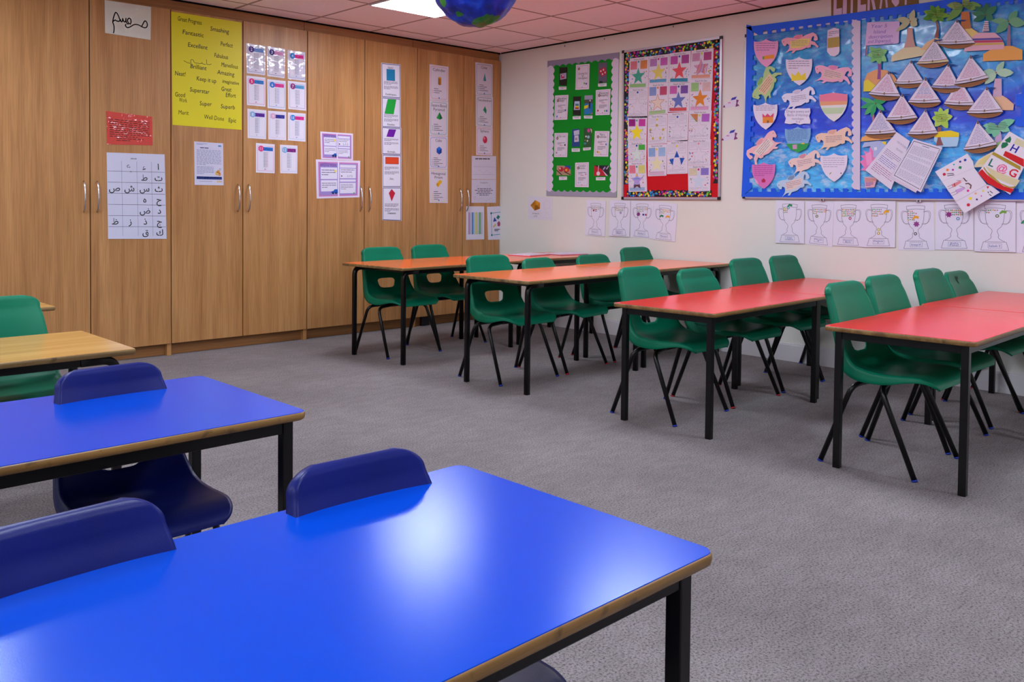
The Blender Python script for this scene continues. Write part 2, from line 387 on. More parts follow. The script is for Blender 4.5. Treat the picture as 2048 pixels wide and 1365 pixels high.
PROF_B = make_prof(.052, .010, .694)
PROF_N = make_prof(.048, .008, .734)
def shell_mesh(prof, hole):
    NU, NV = 40, 96
    bm = bmesh.new(); grid = []
    def normal_at(t):
        a = cr(prof, max(0, t-.012)); b = cr(prof, min(1, t+.012)); ty, tz = b[0]-a[0], b[1]-a[1]; l = math.hypot(ty, tz)
        ty /= l; tz /= l
        ny, nz = -tz, ty                  # towards the back and the underside
        k = max(0, min(1, (.42-t)/.10))   # along the top the rim still turns straight back
        return (ny*(1-k)+.98*k, nz*(1-k)-.2*k)
    def inside(x, z, m=0):                # rounded trapezoid for the hand hole
        zc, hh = .482, .034; q = (z-zc)/hh
        hwid = .074+.010*q
        return (abs(x)/(hwid+m))**4 + (abs(z-zc)/(hh+m))**4 < 1
    us = [-1+2*i/NU for i in range(NU+1)]
    for j in range(NV+1):
        t = j/NV; y, z, hw, wing, fl = cr(prof, t); ny, nz = normal_at(t); row = []
        pts = []
        for u in us:
            x = hw*u; k = abs(u)**2.6*wing
            pts.append((x, y-ny*k, z-nz*k))
        for s, seq in ((-1, (1, .66, .33)), ):
            e = pts[0]; pre = [(e[0]-.006*min(1, fl/.03)*(q), e[1]+ny*fl*q, e[2]+nz*fl*q) for q in seq]
        e = pts[-1]; post = [(e[0]+.006*min(1, fl/.03)*(q), e[1]+ny*fl*q, e[2]+nz*fl*q) for q in (.33, .66, 1)]
        row = [bm.verts.new(p) for p in pre+pts+post]; grid.append(row)
    n = len(grid[0]); dead = set()
    for j in range(NV):
        for i in range(n-1):
            q = (grid[j][i], grid[j][i+1], grid[j+1][i+1], grid[j+1][i])
            if hole:
                cx = sum(v.co.x for v in q)/4; cz = sum(v.co.z for v in q)/4; cy = sum(v.co.y for v in q)/4
                if inside(cx, cz) and cy > .05: continue
            bm.faces.new(q).smooth = True
    if hole:
        for e in bm.edges:
            if len(e.link_faces) == 1:
                for v in e.verts:
                    if inside(v.co.x, v.co.z, .012) and v.co.y > .05:
                        zc = .482; dx, dz = v.co.x, v.co.z-zc; lo, hi = .2, 2.5
                        for _ in range(24):
                            mid = (lo+hi)/2
                            if inside(dx*mid, zc+dz*mid): lo = mid
                            else: hi = mid
                        yy = v.co.y; tt = min(range(101), key=lambda k: abs(cr(prof, k/100)[1]-(zc+dz*lo)) + (9 if cr(prof, k/100)[0] < .09 else 0))
                        v.co.x = dx*lo; v.co.z = zc+dz*lo; v.co.y = yy
    for v in [v for v in bm.verts if not v.link_faces]: bm.verts.remove(v)
    bmesh.ops.recalc_face_normals(bm, faces=bm.faces)
    me = bpy.data.meshes.new('shell'); bm.to_mesh(me); bm.free()
    return me
def make_chair(kind, shell_mat, tip):
    t = empty('school_chair', (0, 0, 0), 0, 'chair', 'chair')
    sh = link('shell', shell_mesh({'A': PROF_A, 'B': PROF_B, 'N': PROF_N}[kind], kind != 'B'), shell_mat, t, True)
    md = sh.modifiers.new('thickness', 'SOLIDIFY'); md.thickness = .0055; md.offset = 0
    r = .0108
    for sx in (-1, 1):
        for fy, by in ((.183, .070), (-.185, -.045)):
            bm = bmesh.new()
            foot = Vector((sx*.236, fy, .008)); top = Vector((sx*.212, by, .334))
            tube(bm, bend([foot, top, (sx*.09, by*.6, .341)], .055, 8), r, 12)
            leg = from_bm('leg', bm, M['steel'], t, False)
            bm = bmesh.new(); d = (top-foot).normalized(); tube(bm, [foot-d*.0075, foot-d*.0005], r+.0008, 12); from_bm('foot_tip', bm, tip, leg)
    for by in (.070, -.045):
        bm = bmesh.new(); tube(bm, [(-.09, by*.6, .341), (.09, by*.6, .341)], r, 12); from_bm('crossbar', bm, M['steel'], t)
    box('mounting_plate', (0, .0, .364), (.16, .11, .028), M['steel'], t, .002)
    return t
chA = make_chair('A', M['green_shell'], M['tip_blue'])
chB = make_chair('B', M['green_shell'], M['tip_red'])
chN = make_chair('N', M['navy_shell'], M['tip_blue'])
used = set()
def chair(proto, x, y, rz, label, group, s=1.0, sz=None):
    if proto.name in used: o = copy_tree(proto)
    else: o = proto; used.add(proto.name)
    o.location = (x, y, 0); o.rotation_euler = (0, 0, R(rz)); o.scale = (s*(.92 if proto is chN else 1), s, sz or s)
    o['label'] = label; o['category'] = 'chair'; o['group'] = group
    return o
G1, G2, G3, G4 = ('green chairs at the front red tables', 'green chairs at the middle red tables', 'green chairs at the middle orange tables', 'green chairs at the far orange table')
chair(chA, 3.795, 1.515, 1, 'green plastic chair at the left end of the front red table, nearest the camera', G1)
chair(chA, 4.305, 1.565, 0, 'green plastic chair second from the left behind the front red table', G1)
chair(chA, 4.930, 1.590, 0, 'green plastic chair third from the left behind the front red table', G1)
chair(chB, 5.425, 1.610, 1, 'short green plastic chair with a dark mark, nearest the wall at the front red table', G1)
chair(chA, 3.795, 2.605, 1, 'green plastic chair with scuffed top at the left end of the middle red table', G2)
chair(chB, 4.350, 2.620, 0, 'short green plastic chair second from the left behind the middle red table', G2)
chair(chA, 4.915, 2.640, 0, 'tall green plastic chair third from the left behind the middle red table', G2)
chair(chA, 5.405, 2.650, 1, 'tall green plastic chair nearest the wall behind the middle red table', G2)
chair(chA, 3.805, 3.780, -2, 'green plastic chair with a hand hole, left end of the middle orange table', G3)
chair(chB, 4.330, 3.800, 8, 'short green plastic chair turned slightly, second from the left at the middle orange table', G3)
chair(chB, 4.920, 3.840, 0, 'short green plastic chair third from the left at the middle orange table', G3)
chair(chA, 5.420, 3.850, 0, 'green plastic chair by the wall at the middle orange table', G3)
chair(chA, 3.820, 4.900, 1, 'green plastic chair at the left end of the far orange table', G4)
chair(chA, 4.345, 4.985, 2, 'green plastic chair in front of the corner cupboard at the far orange table', G4)
chair(chA, .905, 3.460, 0, 'green plastic chair at the left edge behind the light wood table', 'green chair at the wood table', .945)
chair(chN, .845, 2.105, 2, 'navy plastic chair tucked under the second blue table from the camera', 'navy chairs at the blue tables', .86, .865)
chair(chN, .405, 1.055, 3, 'navy plastic chair at the left edge behind the nearest blue table', 'navy chairs at the blue tables', .86, .872)
chair(chN, .868, 1.050, -2, 'navy plastic chair near the middle, tucked behind the nearest blue table', 'navy chairs at the blue tables', .86, .855)

# papers lying on the corner table
for k, (x, y, a, h, lab) in enumerate(((5.16, 4.90, 10, '#d8c6d6', 'pale exercise book lying on the corner orange table, left of its pair'), (5.49, 4.80, -8, '#dac8dc', 'pale exercise book lying on the corner orange table, right of its pair'))):
    t = empty('exercise_book', (x, y, .640), R(a), lab, 'book', 'exercise books on the corner orange table')
    box('cover', (0, 0, .002), (.30, .21, .004), mat('#c02c48' if k == 0 else '#a83c58', .4), t); box('pages', (0, .002, .0065), (.29, .20, .005), mat(h, .6), t)

# ------------------------------------------------------------------ globe
def globe():
    px, py = 952, -36; r = ray(px, py).normalized(); c = CO + r*3.15; rad = .152
    t = empty('paper_globe', c, 0, 'blue and green papier mache globe hanging from the ceiling tiles', 'globe')
    bm = bmesh.new(); bmesh.ops.create_icosphere(bm, subdivisions=5, radius=rad)
    from mathutils import noise
    for v in bm.verts:
        n = v.co.normalized(); k = noise.noise(n*3)*.05 + noise.noise(n*9+Vector((3, 1, 2)))*.018
        v.co *= 1+k
    m = bpy.data.materials.new('painted_globe'); m.use_nodes = True; N, L, b = nodes(m)
    tc = N.new('ShaderNodeTexCoord'); mp = N.new('ShaderNodeMapping'); L.new(tc.outputs['Object'], mp.inputs[0])
    n1 = N.new('ShaderNodeTexNoise'); n1.inputs['Scale'].default_value = 14; n1.inputs['Detail'].default_value = 5; L.new(mp.outputs[0], n1.inputs['Vector'])
    def patch(px_, py_, r_):              # a land mass centred on one spot of the ball
        d0 = ray(px_, py_).normalized(); oc = CO-c; bq = d0.dot(oc); hit = CO + d0*(-bq-math.sqrt(max(0, bq*bq-oc.dot(oc)+rad*rad)))
        dn = N.new('ShaderNodeVectorMath'); dn.operation = 'DISTANCE'; L.new(mp.outputs[0], dn.inputs[0]); dn.inputs[1].default_value = hit-c
        ma = N.new('ShaderNodeMath'); ma.operation = 'MULTIPLY_ADD'; ma.inputs[1].default_value = .10; L.new(n1.outputs['Fac'], ma.inputs[0]); L.new(dn.outputs['Value'], ma.inputs[2])
        lt = N.new('ShaderNodeMath'); lt.operation = 'LESS_THAN'; lt.inputs[1].default_value = r_+.05; L.new(ma.outputs[0], lt.inputs[0]); return lt
    rr = N.new('ShaderNodeMath'); rr.operation = 'MAXIMUM'; L.new(patch(972, 44, .046).outputs[0], rr.inputs[0])
    r3 = N.new('ShaderNodeMath'); r3.operation = 'MAXIMUM'; L.new(patch(884, 2, .022).outputs[0], r3.inputs[0]); L.new(patch(918, 33, .012).outputs[0], r3.inputs[1]); L.new(r3.outputs[0], rr.inputs[1])
    n2 = N.new('ShaderNodeTexNoise'); n2.inputs['Scale'].default_value = 22; n2.inputs['Detail'].default_value = 5; L.new(mp.outputs[0], n2.inputs['Vector'])
    sea = ramp(N, [(.35, '#06187a'), (.55, '#0a2cb0'), (.8, '#2a5ad8')]); land = ramp(N, [(.35, '#0c6a1e'), (.6, '#2c8a2a'), (.75, '#8a7a34')])
    L.new(n2.outputs['Fac'], sea.inputs[0]); L.new(n2.outputs['Fac'], land.inputs[0])
    mx = N.new('ShaderNodeMix'); mx.data_type = 'RGBA'; L.new(rr.outputs[0], mx.inputs[0]); L.new(sea.outputs[0], mx.inputs[6]); L.new(land.outputs[0], mx.inputs[7])
    L.new(mx.outputs[2], b.inputs['Base Color']); b.inputs['Roughness'].default_value = .35
    bp = N.new('ShaderNodeBump'); bp.inputs['Strength'].default_value = .8; bp.inputs['Distance'].default_value = .008; L.new(n2.outputs['Fac'], bp.inputs['Height']); L.new(bp.outputs[0], b.inputs['Normal'])
    from_bm('ball', bm, m, t, True)
    bm = bmesh.new(); tube(bm, [(0, 0, rad*.97), (0, 0, HC-c.z)], .0015, 6); from_bm('string', bm, mat('#cfc9c0'), t)
globe()

# dark smudge on the short chair nearest the wall
for o in list(COL.objects):
    if o.get('label', '').startswith('short green plastic chair with a dark mark'):
        bm = bmesh.new(); vs = []
        for k in range(14):
            a = 2*math.pi*k/14; r_ = .016+.006*math.sin(3*a)+.003*math.cos(5*a); z = .655+r_*1.2*math.sin(a)
            t_ = min(range(200), key=lambda q: abs(cr(PROF_B, q/200)[1]-z)+(9 if q < 40 else 0)); vs.append(bm.verts.new((-.02+r_*math.cos(a), cr(PROF_B, t_/200)[0]-.0052, z)))
        bm.faces.new(vs); from_bm('stain', bm, mat('#1c3a34', .6, .2), o)

# ================================================================== things on the walls
BOFF = {'c': 0.0, 'w': 0.0}
class Flat:
    """A thin cut-out lying against a wall plane: the sheet is the thing, everything printed or drawn on it its parts."""
    def __init__(s, name, plane, outline, colour, label, cat, group=None, off=.0006, th=.0012, kind_mat=None, quad=None, bow=0):
        s.plane = plane; s.f = PL[plane]; s.off = off; s.th = th
        pts = [s.f(*p) for p in outline]
        s.pts = pts; n = len(pts); s.c = (sum(p[0] for p in pts)/n, sum(p[1] for p in pts)/n)
        s.origin = to3(plane, s.c, off)
        q = [s.f(*p) for p in quad] if quad else (pts if n == 4 else None)
        if q is None:
            a0, a1 = min(p[0] for p in pts), max(p[0] for p in pts); b0, b1 = min(p[1] for p in pts), max(p[1] for p in pts)
            q = [(a0, b1), (a1, b1), (a1, b0), (a0, b0)]
        s.q = q
        s.W = math.dist(q[0], q[1])/2+math.dist(q[2], q[3])/2; s.H = math.dist(q[0], q[3])/2+math.dist(q[1], q[2])/2
        s.k = 0
        bm = bmesh.new()
        top = [bm.verts.new(to3(plane, p, off+th)-s.origin) for p in pts]; bot = [bm.verts.new(to3(plane, p, off)-s.origin) for p in pts]
        bm.faces.new(top); bm.faces.new(bot[::-1])
        for i in range(n): bm.faces.new((top[i], bot[i], bot[(i+1) % n], top[(i+1) % n]))
        s.root = from_bm(name, bm, kind_mat or mat(colour, .55, .4)); s.root.location = s.origin
        tag(s.root, label, cat, group)
    def uv(s, u, v):
        q = s.q; return tuple((q[0][i]*(1-u)+q[1][i]*u)*(1-v) + (q[3][i]*(1-u)+q[2][i]*u)*v for i in (0, 1))
    def px(s, p): return s.f(*p)
    def part(s, name, layer=None):
        s.k = s.k+1 if layer is None else layer
        return Part(s, name, s.th+.0004*s.k)
class Part:
    def __init__(s, fl, name, h): s.fl, s.name, s.h, s.bm, s.mats, s.items, s.nf = fl, name, h, bmesh.new(), [], [], 0
    def nx(s): s.items.append(len(s.bm.faces)); return s   # what follows is a piece of its own
    def mi(s, m):
        if isinstance(m, str): m = mat(m, .6, .35)
        if m not in s.mats: s.mats.append(m)
        return s.mats.index(m)
    def poly(s, ab, m, up=0):             # points in wall coordinates
        fl = s.fl; i = s.mi(m); n = len(ab)
        if n < 3: return
        area = sum(ab[k][0]*ab[(k+1) % n][1]-ab[(k+1) % n][0]*ab[k][1] for k in range(n))
        if area < 0: ab = ab[::-1]
        vs = [s.bm.verts.new(to3(fl.plane, p, fl.off+s.h+up)-fl.origin) for p in ab]
        s.bm.faces.new(vs).material_index = i
    def P(s, uvs, m, up=0): s.poly([s.fl.uv(*p) for p in uvs], m, up); return s
    def X(s, pxs, m, up=0): s.poly([s.fl.px(p) for p in pxs], m, up); return s
    def rect(s, u0, v0, u1, v1, m, up=0): return s.P([(u0, v0), (u1, v0), (u1, v1), (u0, v1)], m, up)
    def line(s, pts, w_, m, uv=True, close=False, up=0):   # stroke, width in metres
        ab = [s.fl.uv(*p) for p in pts] if uv else [tuple(p) for p in pts]
        if close: ab = ab+[ab[0]]
        for a, b in zip(ab, ab[1:]):
            dx, dy = b[0]-a[0], b[1]-a[1]; l = math.hypot(dx, dy)
            if l < 1e-6: continue
            nx, ny = -dy/l*w_/2, dx/l*w_/2; ex, ey = dx/l*w_*.3, dy/l*w_*.3
            s.poly([(a[0]+nx-ex, a[1]+ny-ey), (b[0]+nx+ex, b[1]+ny+ey), (b[0]-nx+ex, b[1]-ny+ey), (a[0]-nx-ex, a[1]-ny-ey)], m, up)
        return s
    def frame(s, u0, v0, u1, v1, w_, m): return s.line([(u0, v0), (u1, v0), (u1, v1), (u0, v1)], w_, m, close=True)
    def disc(s, u, v, r, m, n=10, up=0):  # r in metres
        c = s.fl.uv(u, v); s.poly([(c[0]+r*math.cos(2*math.pi*k/n), c[1]+r*math.sin(2*math.pi*k/n)) for k in range(n)], m, up); return s
    def star(s, u, v, r, m, n=5, inner=.42, up=0, rot=0, su=1):
        c = s.fl.uv(u, v); pts = []
        for k in range(2*n):
            a = math.pi/2+rot+math.pi*k/n; q = r*(1 if k % 2 == 0 else inner); pts.append((c[0]+q*math.cos(a)*su, c[1]+q*math.sin(a)))
        s.poly(pts, m, up); return s
    def script(s, u0, v0, u1, v1, n, m, th=.45, seed=0, fill=1.0, words=5, centre=False):   # rows of small writing as word strokes
        rnd = random.Random(seed+int(u0*97)+int(v0*311)); dv = (v1-v0)/n
        for r_ in range(n):
            v = v0+dv*r_; e = u1 if r_ < n-1 else u0+(u1-u0)*rnd.uniform(.35, .9)
            if fill < 1: e = u0+(e-u0)*rnd.uniform(fill, 1)
            u = u0+(((u1-e)/2) if centre else 0); e += u-u0
            while u < e-.01:
                l = min(e-u, (u1-u0)/words*rnd.uniform(.5, 1.3)); s.rect(u, v, u+l, v+dv*th, m); u += l+(u1-u0)*.025
        return s
    def text(s, t, u, v, h, m, width=None, shear=0, thin=0, align='c', rot=0):   # centre of the line at u, v; capital height h in metres
        vs, fs, w_, hh = glyphs(t, thin)
        if not vs: return s
        k = h/.70; kx = k if width is None else width/w_
        q = s.fl; c = q.uv(u, v); r_ = q.uv(min(u+.01, 1.01), v); ex = Vector((r_[0]-c[0], r_[1]-c[1])).normalized()
        d_ = q.uv(u, v-.01); ey = Vector((d_[0]-c[0], d_[1]-c[1])).normalized()
        if rot:
            ca, sa = math.cos(R(rot)), math.sin(R(rot)); ex, ey = ex*ca+ey*sa, ey*ca-ex*sa
        x0 = {'c': w_/2, 'l': 0, 'r': w_}[align]; i = s.mi(m)
        bv = []
        for x, y in vs:
            X = (x-x0)*kx+y*k*shear; Y = (y-.35)*k
            p = (c[0]+ex[0]*X+ey[0]*Y, c[1]+ex[1]*X+ey[1]*Y); bv.append(s.bm.verts.new(to3(q.plane, p, q.off+s.h)-q.origin))
        for f in fs:
            try: s.bm.faces.new([bv[j] for j in f]).material_index = i
            except ValueError: pass
        return s
    def done(s, parent=None, label=None):
        if not s.bm.faces: s.bm.free(); return None
        if s.items:
            s.bm.faces.ensure_lookup_table(); cuts = sorted(set([0]+s.items+[len(s.bm.faces)])); last = None; src = s.bm
            for a, b in zip(cuts, cuts[1:]):
                nb = bmesh.new(); mp = {}; src.faces.ensure_lookup_table()
                for k in range(a, b):
                    f = src.faces[k]; vs = []
                    for v in f.verts:
                        if v not in mp: mp[v] = nb.verts.new(v.co)
                        vs.append(mp[v])
                    nb.faces.new(vs).material_index = f.material_index
                s.bm, s.items = nb, []; used_ = sorted({f.material_index for f in nb.faces}); keep = s.mats
                s.mats = [keep[i] for i in used_]
                for f in nb.faces: f.material_index = used_.index(f.material_index)
                last = s.done(parent, label); s.mats = keep
            src.free(); return last
        me = bpy.data.meshes.new(s.name); s.bm.normal_update()
        nrm = Vector((0, -1, 0)) if s.fl.plane == 'c' else Vector((-1, 0, 0))
        fl_ = [f for f in s.bm.faces if f.normal.dot(nrm) < 0]; bmesh.ops.reverse_faces(s.bm, faces=fl_)
        s.bm.to_mesh(me); s.bm.free(); o = link(s.name, me, s.mats, parent or s.fl.root)
        if label: o['label'] = label
        return o
GC = {}
def glyphs(t, thin=0):
    if (t, thin) in GC: return GC[(t, thin)]
    cu = bpy.data.curves.new('tmp', 'FONT'); cu.body = t; cu.resolution_u = 2; cu.offset = thin; cu.fill_mode = 'FRONT'
    ob = bpy.data.objects.new('tmp', cu); COL.objects.link(ob); dg = bpy.context.evaluated_depsgraph_get(); dg.update()
    me = bpy.data.meshes.new_from_object(ob.evaluated_get(dg))
    vs = [(v.co.x, v.co.y) for v in me.vertices]; fs = [tuple(p.vertices) for p in me.polygons]
    bpy.data.objects.remove(ob); bpy.data.curves.remove(cu); bpy.data.meshes.remove(me)
    if vs:
        x0 = min(v[0] for v in vs); x1 = max(v[0] for v in vs); vs = [(a-x0, b) for a, b in vs]; w_ = max(x1-x0, 1e-3)
    else: w_ = 1
    GC[(t, thin)] = (vs, fs, w_, 1); return GC[(t, thin)]

WHITE, INK = '#e2dff0', '#22202a'
GLOSS = mat('#dcd6e8', .12, .5, 'laminated_paper', .6)
def wavy(name, h):
    m = bpy.data.materials.new(name); m.use_nodes = True; N, L, b = nodes(m); b.inputs['Base Color'].default_value = lin(h)
    b.inputs['Roughness'].default_value = .5; b.inputs['Coat Weight'].default_value = 1; b.inputs['Coat Roughness'].default_value = .07
    tc = N.new('ShaderNodeTexCoord'); n = N.new('ShaderNodeTexNoise'); n.inputs['Scale'].default_value = 11; n.inputs['Detail'].default_value = 2; L.new(tc.outputs['Object'], n.inputs['Vector'])
    bp = N.new('ShaderNodeBump'); bp.inputs['Strength'].default_value = 1; bp.inputs['Distance'].default_value = .022
    L.new(n.outputs['Fac'], bp.inputs['Height']); L.new(bp.outputs[0], b.inputs['Coat Normal']); return m
LAM_W, LAM_R, LAM_C = wavy('laminated_white_paper', '#d6d0e2'), wavy('laminated_red_paper', '#cf3526'), wavy('laminated_cream_paper', '#d5d2c4')

def zq(ox, oy, k, *pts): return [(ox+a*k, oy+b*k) for a, b in pts]

# ------------------------------------------------------------------ cupboard doors, left part
t = Flat('name_card', 'c', [(209, 0), (302, 14), (301, 80), (210, 66)], '', 'cream card with one black handwritten Arabic word, high on the cupboard door', 'sign', kind_mat=LAM_C)
p = t.part('handwriting')
def bez(pts, n=8):
    out = []
    for i in range(0, len(pts)-3, 3):
        a, b, c, d = pts[i:i+4]
        for k in range(n+(i+4 >= len(pts))):
            q = k/n; out.append(tuple(a[j]*(1-q)**3+3*b[j]*q*(1-q)**2+3*c[j]*q*q*(1-q)+d[j]*q**3 for j in (0, 1)))
    return out
SW = .0075
p.line(bez([(.80, .62), (.84, .50), (.86, .42), (.89, .46), (.94, .52), (.93, .66), (.86, .66), (.80, .66), (.74, .58), (.66, .60), (.60, .61), (.56, .70), (.50, .73), (.46, .75), (.42, .68), (.45, .64)]), SW, INK)
p.line(bez([(.55, .60), (.58, .50), (.54, .40), (.50, .46), (.46, .52), (.50, .62), (.55, .61)]), SW, INK)
p.line(bez([(.50, .62), (.46, .64), (.44, .50), (.45, .46), (.45, .60), (.40, .62), (.38, .48), (.38, .60), (.34, .62), (.33, .52), (.32, .60), (.26, .60), (.22, .56)]), SW, INK)
p.line(bez([(.32, .54), (.28, .36), (.24, .30), (.22, .34), (.18, .48), (.16, .60), (.17, .66), (.20, .74), (.20, .86), (.18, .96)]), SW, INK)
p.line(bez([(.22, .56), (.18, .60), (.16, .60), (.17, .66)]), SW, INK)
p.done()

t = Flat('poster', 'c', [(342, 23), (483, 45), (483, 260), (345, 250)], '#e2d800', 'large yellow poster of handwritten praise words on the cupboard door', 'poster', kind_mat=mat('#e0d600', .45, .4))
p = t.part('handwriting')
for s_, x, y, wpx in (('Great Progress', 379, 41, 48), ('Smashing', 439, 60, 37), ('Fantastic', 386, 67, 42), ('Excellent', 395, 92, 39), ('Perfect', 453, 89, 24), ('Fabulous', 442, 112, 27), ('Marvellous', 459, 131, 33),
        ('Brilliant', 396, 134, 32), ('Neat!', 359, 147, 21), ('Amazing', 451, 146, 34), ('Keep it up', 412, 159, 39), ('imaginative', 461, 164, 33), ('Superstar', 398, 181, 39), ('Great', 452, 178, 20), ('Effort', 461, 190, 20),
        ('Good', 358, 189, 20), ('Work', 364, 200, 16), ('Super', 410, 207, 24), ('Superb', 455, 213, 28), ('Merit', 365, 225, 20), ('Well Done', 427, 235, 40), ('Epic', 464, 240, 15)):
    a = on_c(x, y); q = t.q; u = (a[0]-q[0][0])/(q[1][0]-q[0][0]); v = (q[0][1]-a[1])/(q[0][1]-q[3][1])
    wm = (on_c(x+wpx/2, y)[0]-on_c(x-wpx/2, y)[0])
    p.nx().text(s_, u, v, .030 if s_[0].isupper() else .026, '#23240a', width=wm, shear=.06, thin=(0 if s_[0] in 'MW' else .006), rot=(-2 if len(s_) > 6 else 0))
p.nx(); Y_ = '#23240a'
p.line(bez([(.55, .418), (.545, .428), (.52, .428), (.49, .428), (.485, .428), (.485, .40), (.485, .385)]), .0030, Y_); p.line(bez([(.47, .428), (.44, .432), (.42, .428), (.42, .418), (.41, .432), (.37, .432), (.36, .428), (.36, .40), (.36, .38)]), .0030, Y_)
p.line(bez([(.36, .425), (.33, .435), (.30, .425), (.30, .41), (.30, .395), (.25, .40), (.26, .42), (.28, .44), (.24, .44), (.20, .43), (.18, .42), (.18, .43), (.165, .42)]), .0030, Y_); p.done()

t = Flat('notice', 'c', [(212, 222), (304, 234), (305, 291), (214, 289)], '', 'glossy red laminated notice with fine black print, above the Arabic letter chart', 'notice', kind_mat=LAM_R)
p = t.part('printed_text'); p.script(.06, .22, .94, .80, 9, '#5a1418', .35, 3, words=9); p.script(.2, .80, .8, .92, 2, '#5a1418', .35, 5, words=6); p.done()

t = Flat('letter_chart', 'c', [(213, 305), (329, 309), (333, 478), (216, 478)], '#cfcfe6', 'white chart of black Arabic letters in a ruled grid on the cupboard door', 'chart')
p = t.part('ruled_grid')
for k in range(6): p.line([(.01, .213+k*.129), (.99, .213+k*.129)], .0022, '#3a3a5c')
for u in (.245, .505, .760): p.line([(u, .095), (u, .965)], .0016, '#6a6a88')
p.done(); p = t.part('letters')
for ch, c_, r_ in (('ا', 3, 0), ('ء', 2, 0), ('ع', 1, 0), ('ت', 3, 1), ('ط', 2, 1), ('ث', 3, 2), ('س', 2, 2), ('ش', 1, 2), ('ص', 0, 2), ('ح', 3, 3), ('ه', 2, 3), ('د', 3, 4), ('ض', 2, 4), ('ج', 3, 5), ('ذ', 2, 5), ('ز', 1, 5), ('ظ', 0, 5), ('ك', 3, 6), ('ق', 2, 6)):
    p.nx().text(ch, (.12, .37, .63, .88)[c_], .150+r_*.129, .040, INK, thin=.012)
p.done(); p = t.part('heading'); p.script(.40, .055, .62, .075, 1, '#9a98b0', .8, 4, words=5); p.done()

t = Flat('notice', 'c', [(388, 283), (446, 287), (447, 371), (389, 370)], '#d2d0e8', 'white printed information sheet with a navy band, below the yellow poster', 'notice')
p = t.part('printed_text'); p.rect(.08, .035, .45, .045, '#7a88b8').rect(.08, .06, .3, .068, '#7a88b8').rect(.82, .05, .93, .09, '#5f92cc')
p.script(.2, .125, .85, .15, 1, '#2a3470', .8, 2, words=6); p.script(.08, .18, .92, .55, 12, '#8a90b6', .4, 3, words=9); p.script(.08, .57, .66, .76, 6, '#8a90b6', .4, 4, words=6); p.rect(.16, .91, .6, .92, '#8a90b6').rect(.76, .905, .95, .925, '#d8b040'); p.done()
p = t.part('navy_band'); p.rect(.07, .80, .94, .865, '#1c2f7a'); p.script(.12, .815, .9, .85, 2, '#b8c0e0', .35, 4, words=8); p.done()
p = t.part('cartoon'); p.disc(.82, .68, .012, '#e0a040').nx().disc(.75, .62, .008, '#cdd6e8').nx().disc(.88, .62, .009, '#b8b4c8').nx().rect(.72, .68, .80, .76, '#e0b060').nx().rect(.82, .70, .90, .77, '#d89030'); p.done()

# ------------------------------------------------------------------ number cards 2 to 12
CARDS = [(2, (45, 100), (190, 122), (190, 345), (50, 328), '#4a2880', '#6a94d8', '#3c4a9a', 1), (3, (203, 122), (340, 145), (337, 368), (205, 350), '#2a2a80', '#d890c4', '#3c3c90', 1),
    (4, (360, 152), (493, 170), (493, 388), (362, 372), '#1a80d0', '#e02090', '#4a80c8', 1), (5, (48, 345), (192, 362), (192, 583), (52, 570), '#d41878', '#1f78c8', '#d84890', 0),
    (6, (205, 372), (345, 388), (345, 606), (208, 593), '#1a70c8', '#e0309a', '#4a80c8', 0), (7, (362, 385), (498, 400), (500, 613), (365, 600), '#8a1a78', '#5aa0d8', '#a05aa0', 0),
    (8, (55, 597), (200, 610), (197, 830), (57, 820), '#8ab4e0', '#5a20a0', '#b8c4e0', 0), (9, (212, 612), (350, 622), (350, 838), (214, 830), '#d8a8cc', '#2a2a9a', '#d8b8d8', 0),
    (10, (362, 625), (497, 635), (496, 848), (362, 838), '#2088d8', '#e02090', '#90bce0', 0), (11, (120, 857), (262, 868), (262, 1088), (120, 1082), '#e03080', '#2070d0', '#e080b0', 0),
    (12, (302, 870), (435, 878), (434, 1090), (304, 1087), '#70b0e0', '#8a2088', '#a8c0e8', 0)]
for n_, a, b, c, d, cc, bc, oc, gl in CARDS:
    t = Flat('number_card', 'c', zq(480, 60, .2637, a, b, c, d), WHITE, 'white times table card for the number %d' % n_, 'card', 'times table cards', kind_mat=LAM_W if gl else None)
    p = t.part('border'); p.frame(.09, .09, .93, .93, .0022, oc); p.done()
    p = t.part('banner'); p.rect(.13, .12, .90, .245, bc); p.text('Times Table', .62, .185, .011, '#e8e4f2', width=.40*t.W); p.done()
    p = t.part('number_badge'); p.disc(.27, .18, .022, cc, 16); p.done(); p = t.part('numeral'); p.text(str(n_), .27, .18, .022, '#f0ecf6'); p.done()
    p = t.part('times_table')
    for k in range(12):
        v = .30+k*.044; p.rect(.40, v, .48, v+.014, '#6a6a86').rect(.50, v, .56, v+.014, '#7a7a96').rect(.585, v, .63, v+.014, cc)
    p.rect(.44, .865, .52, .885, cc); p.done()

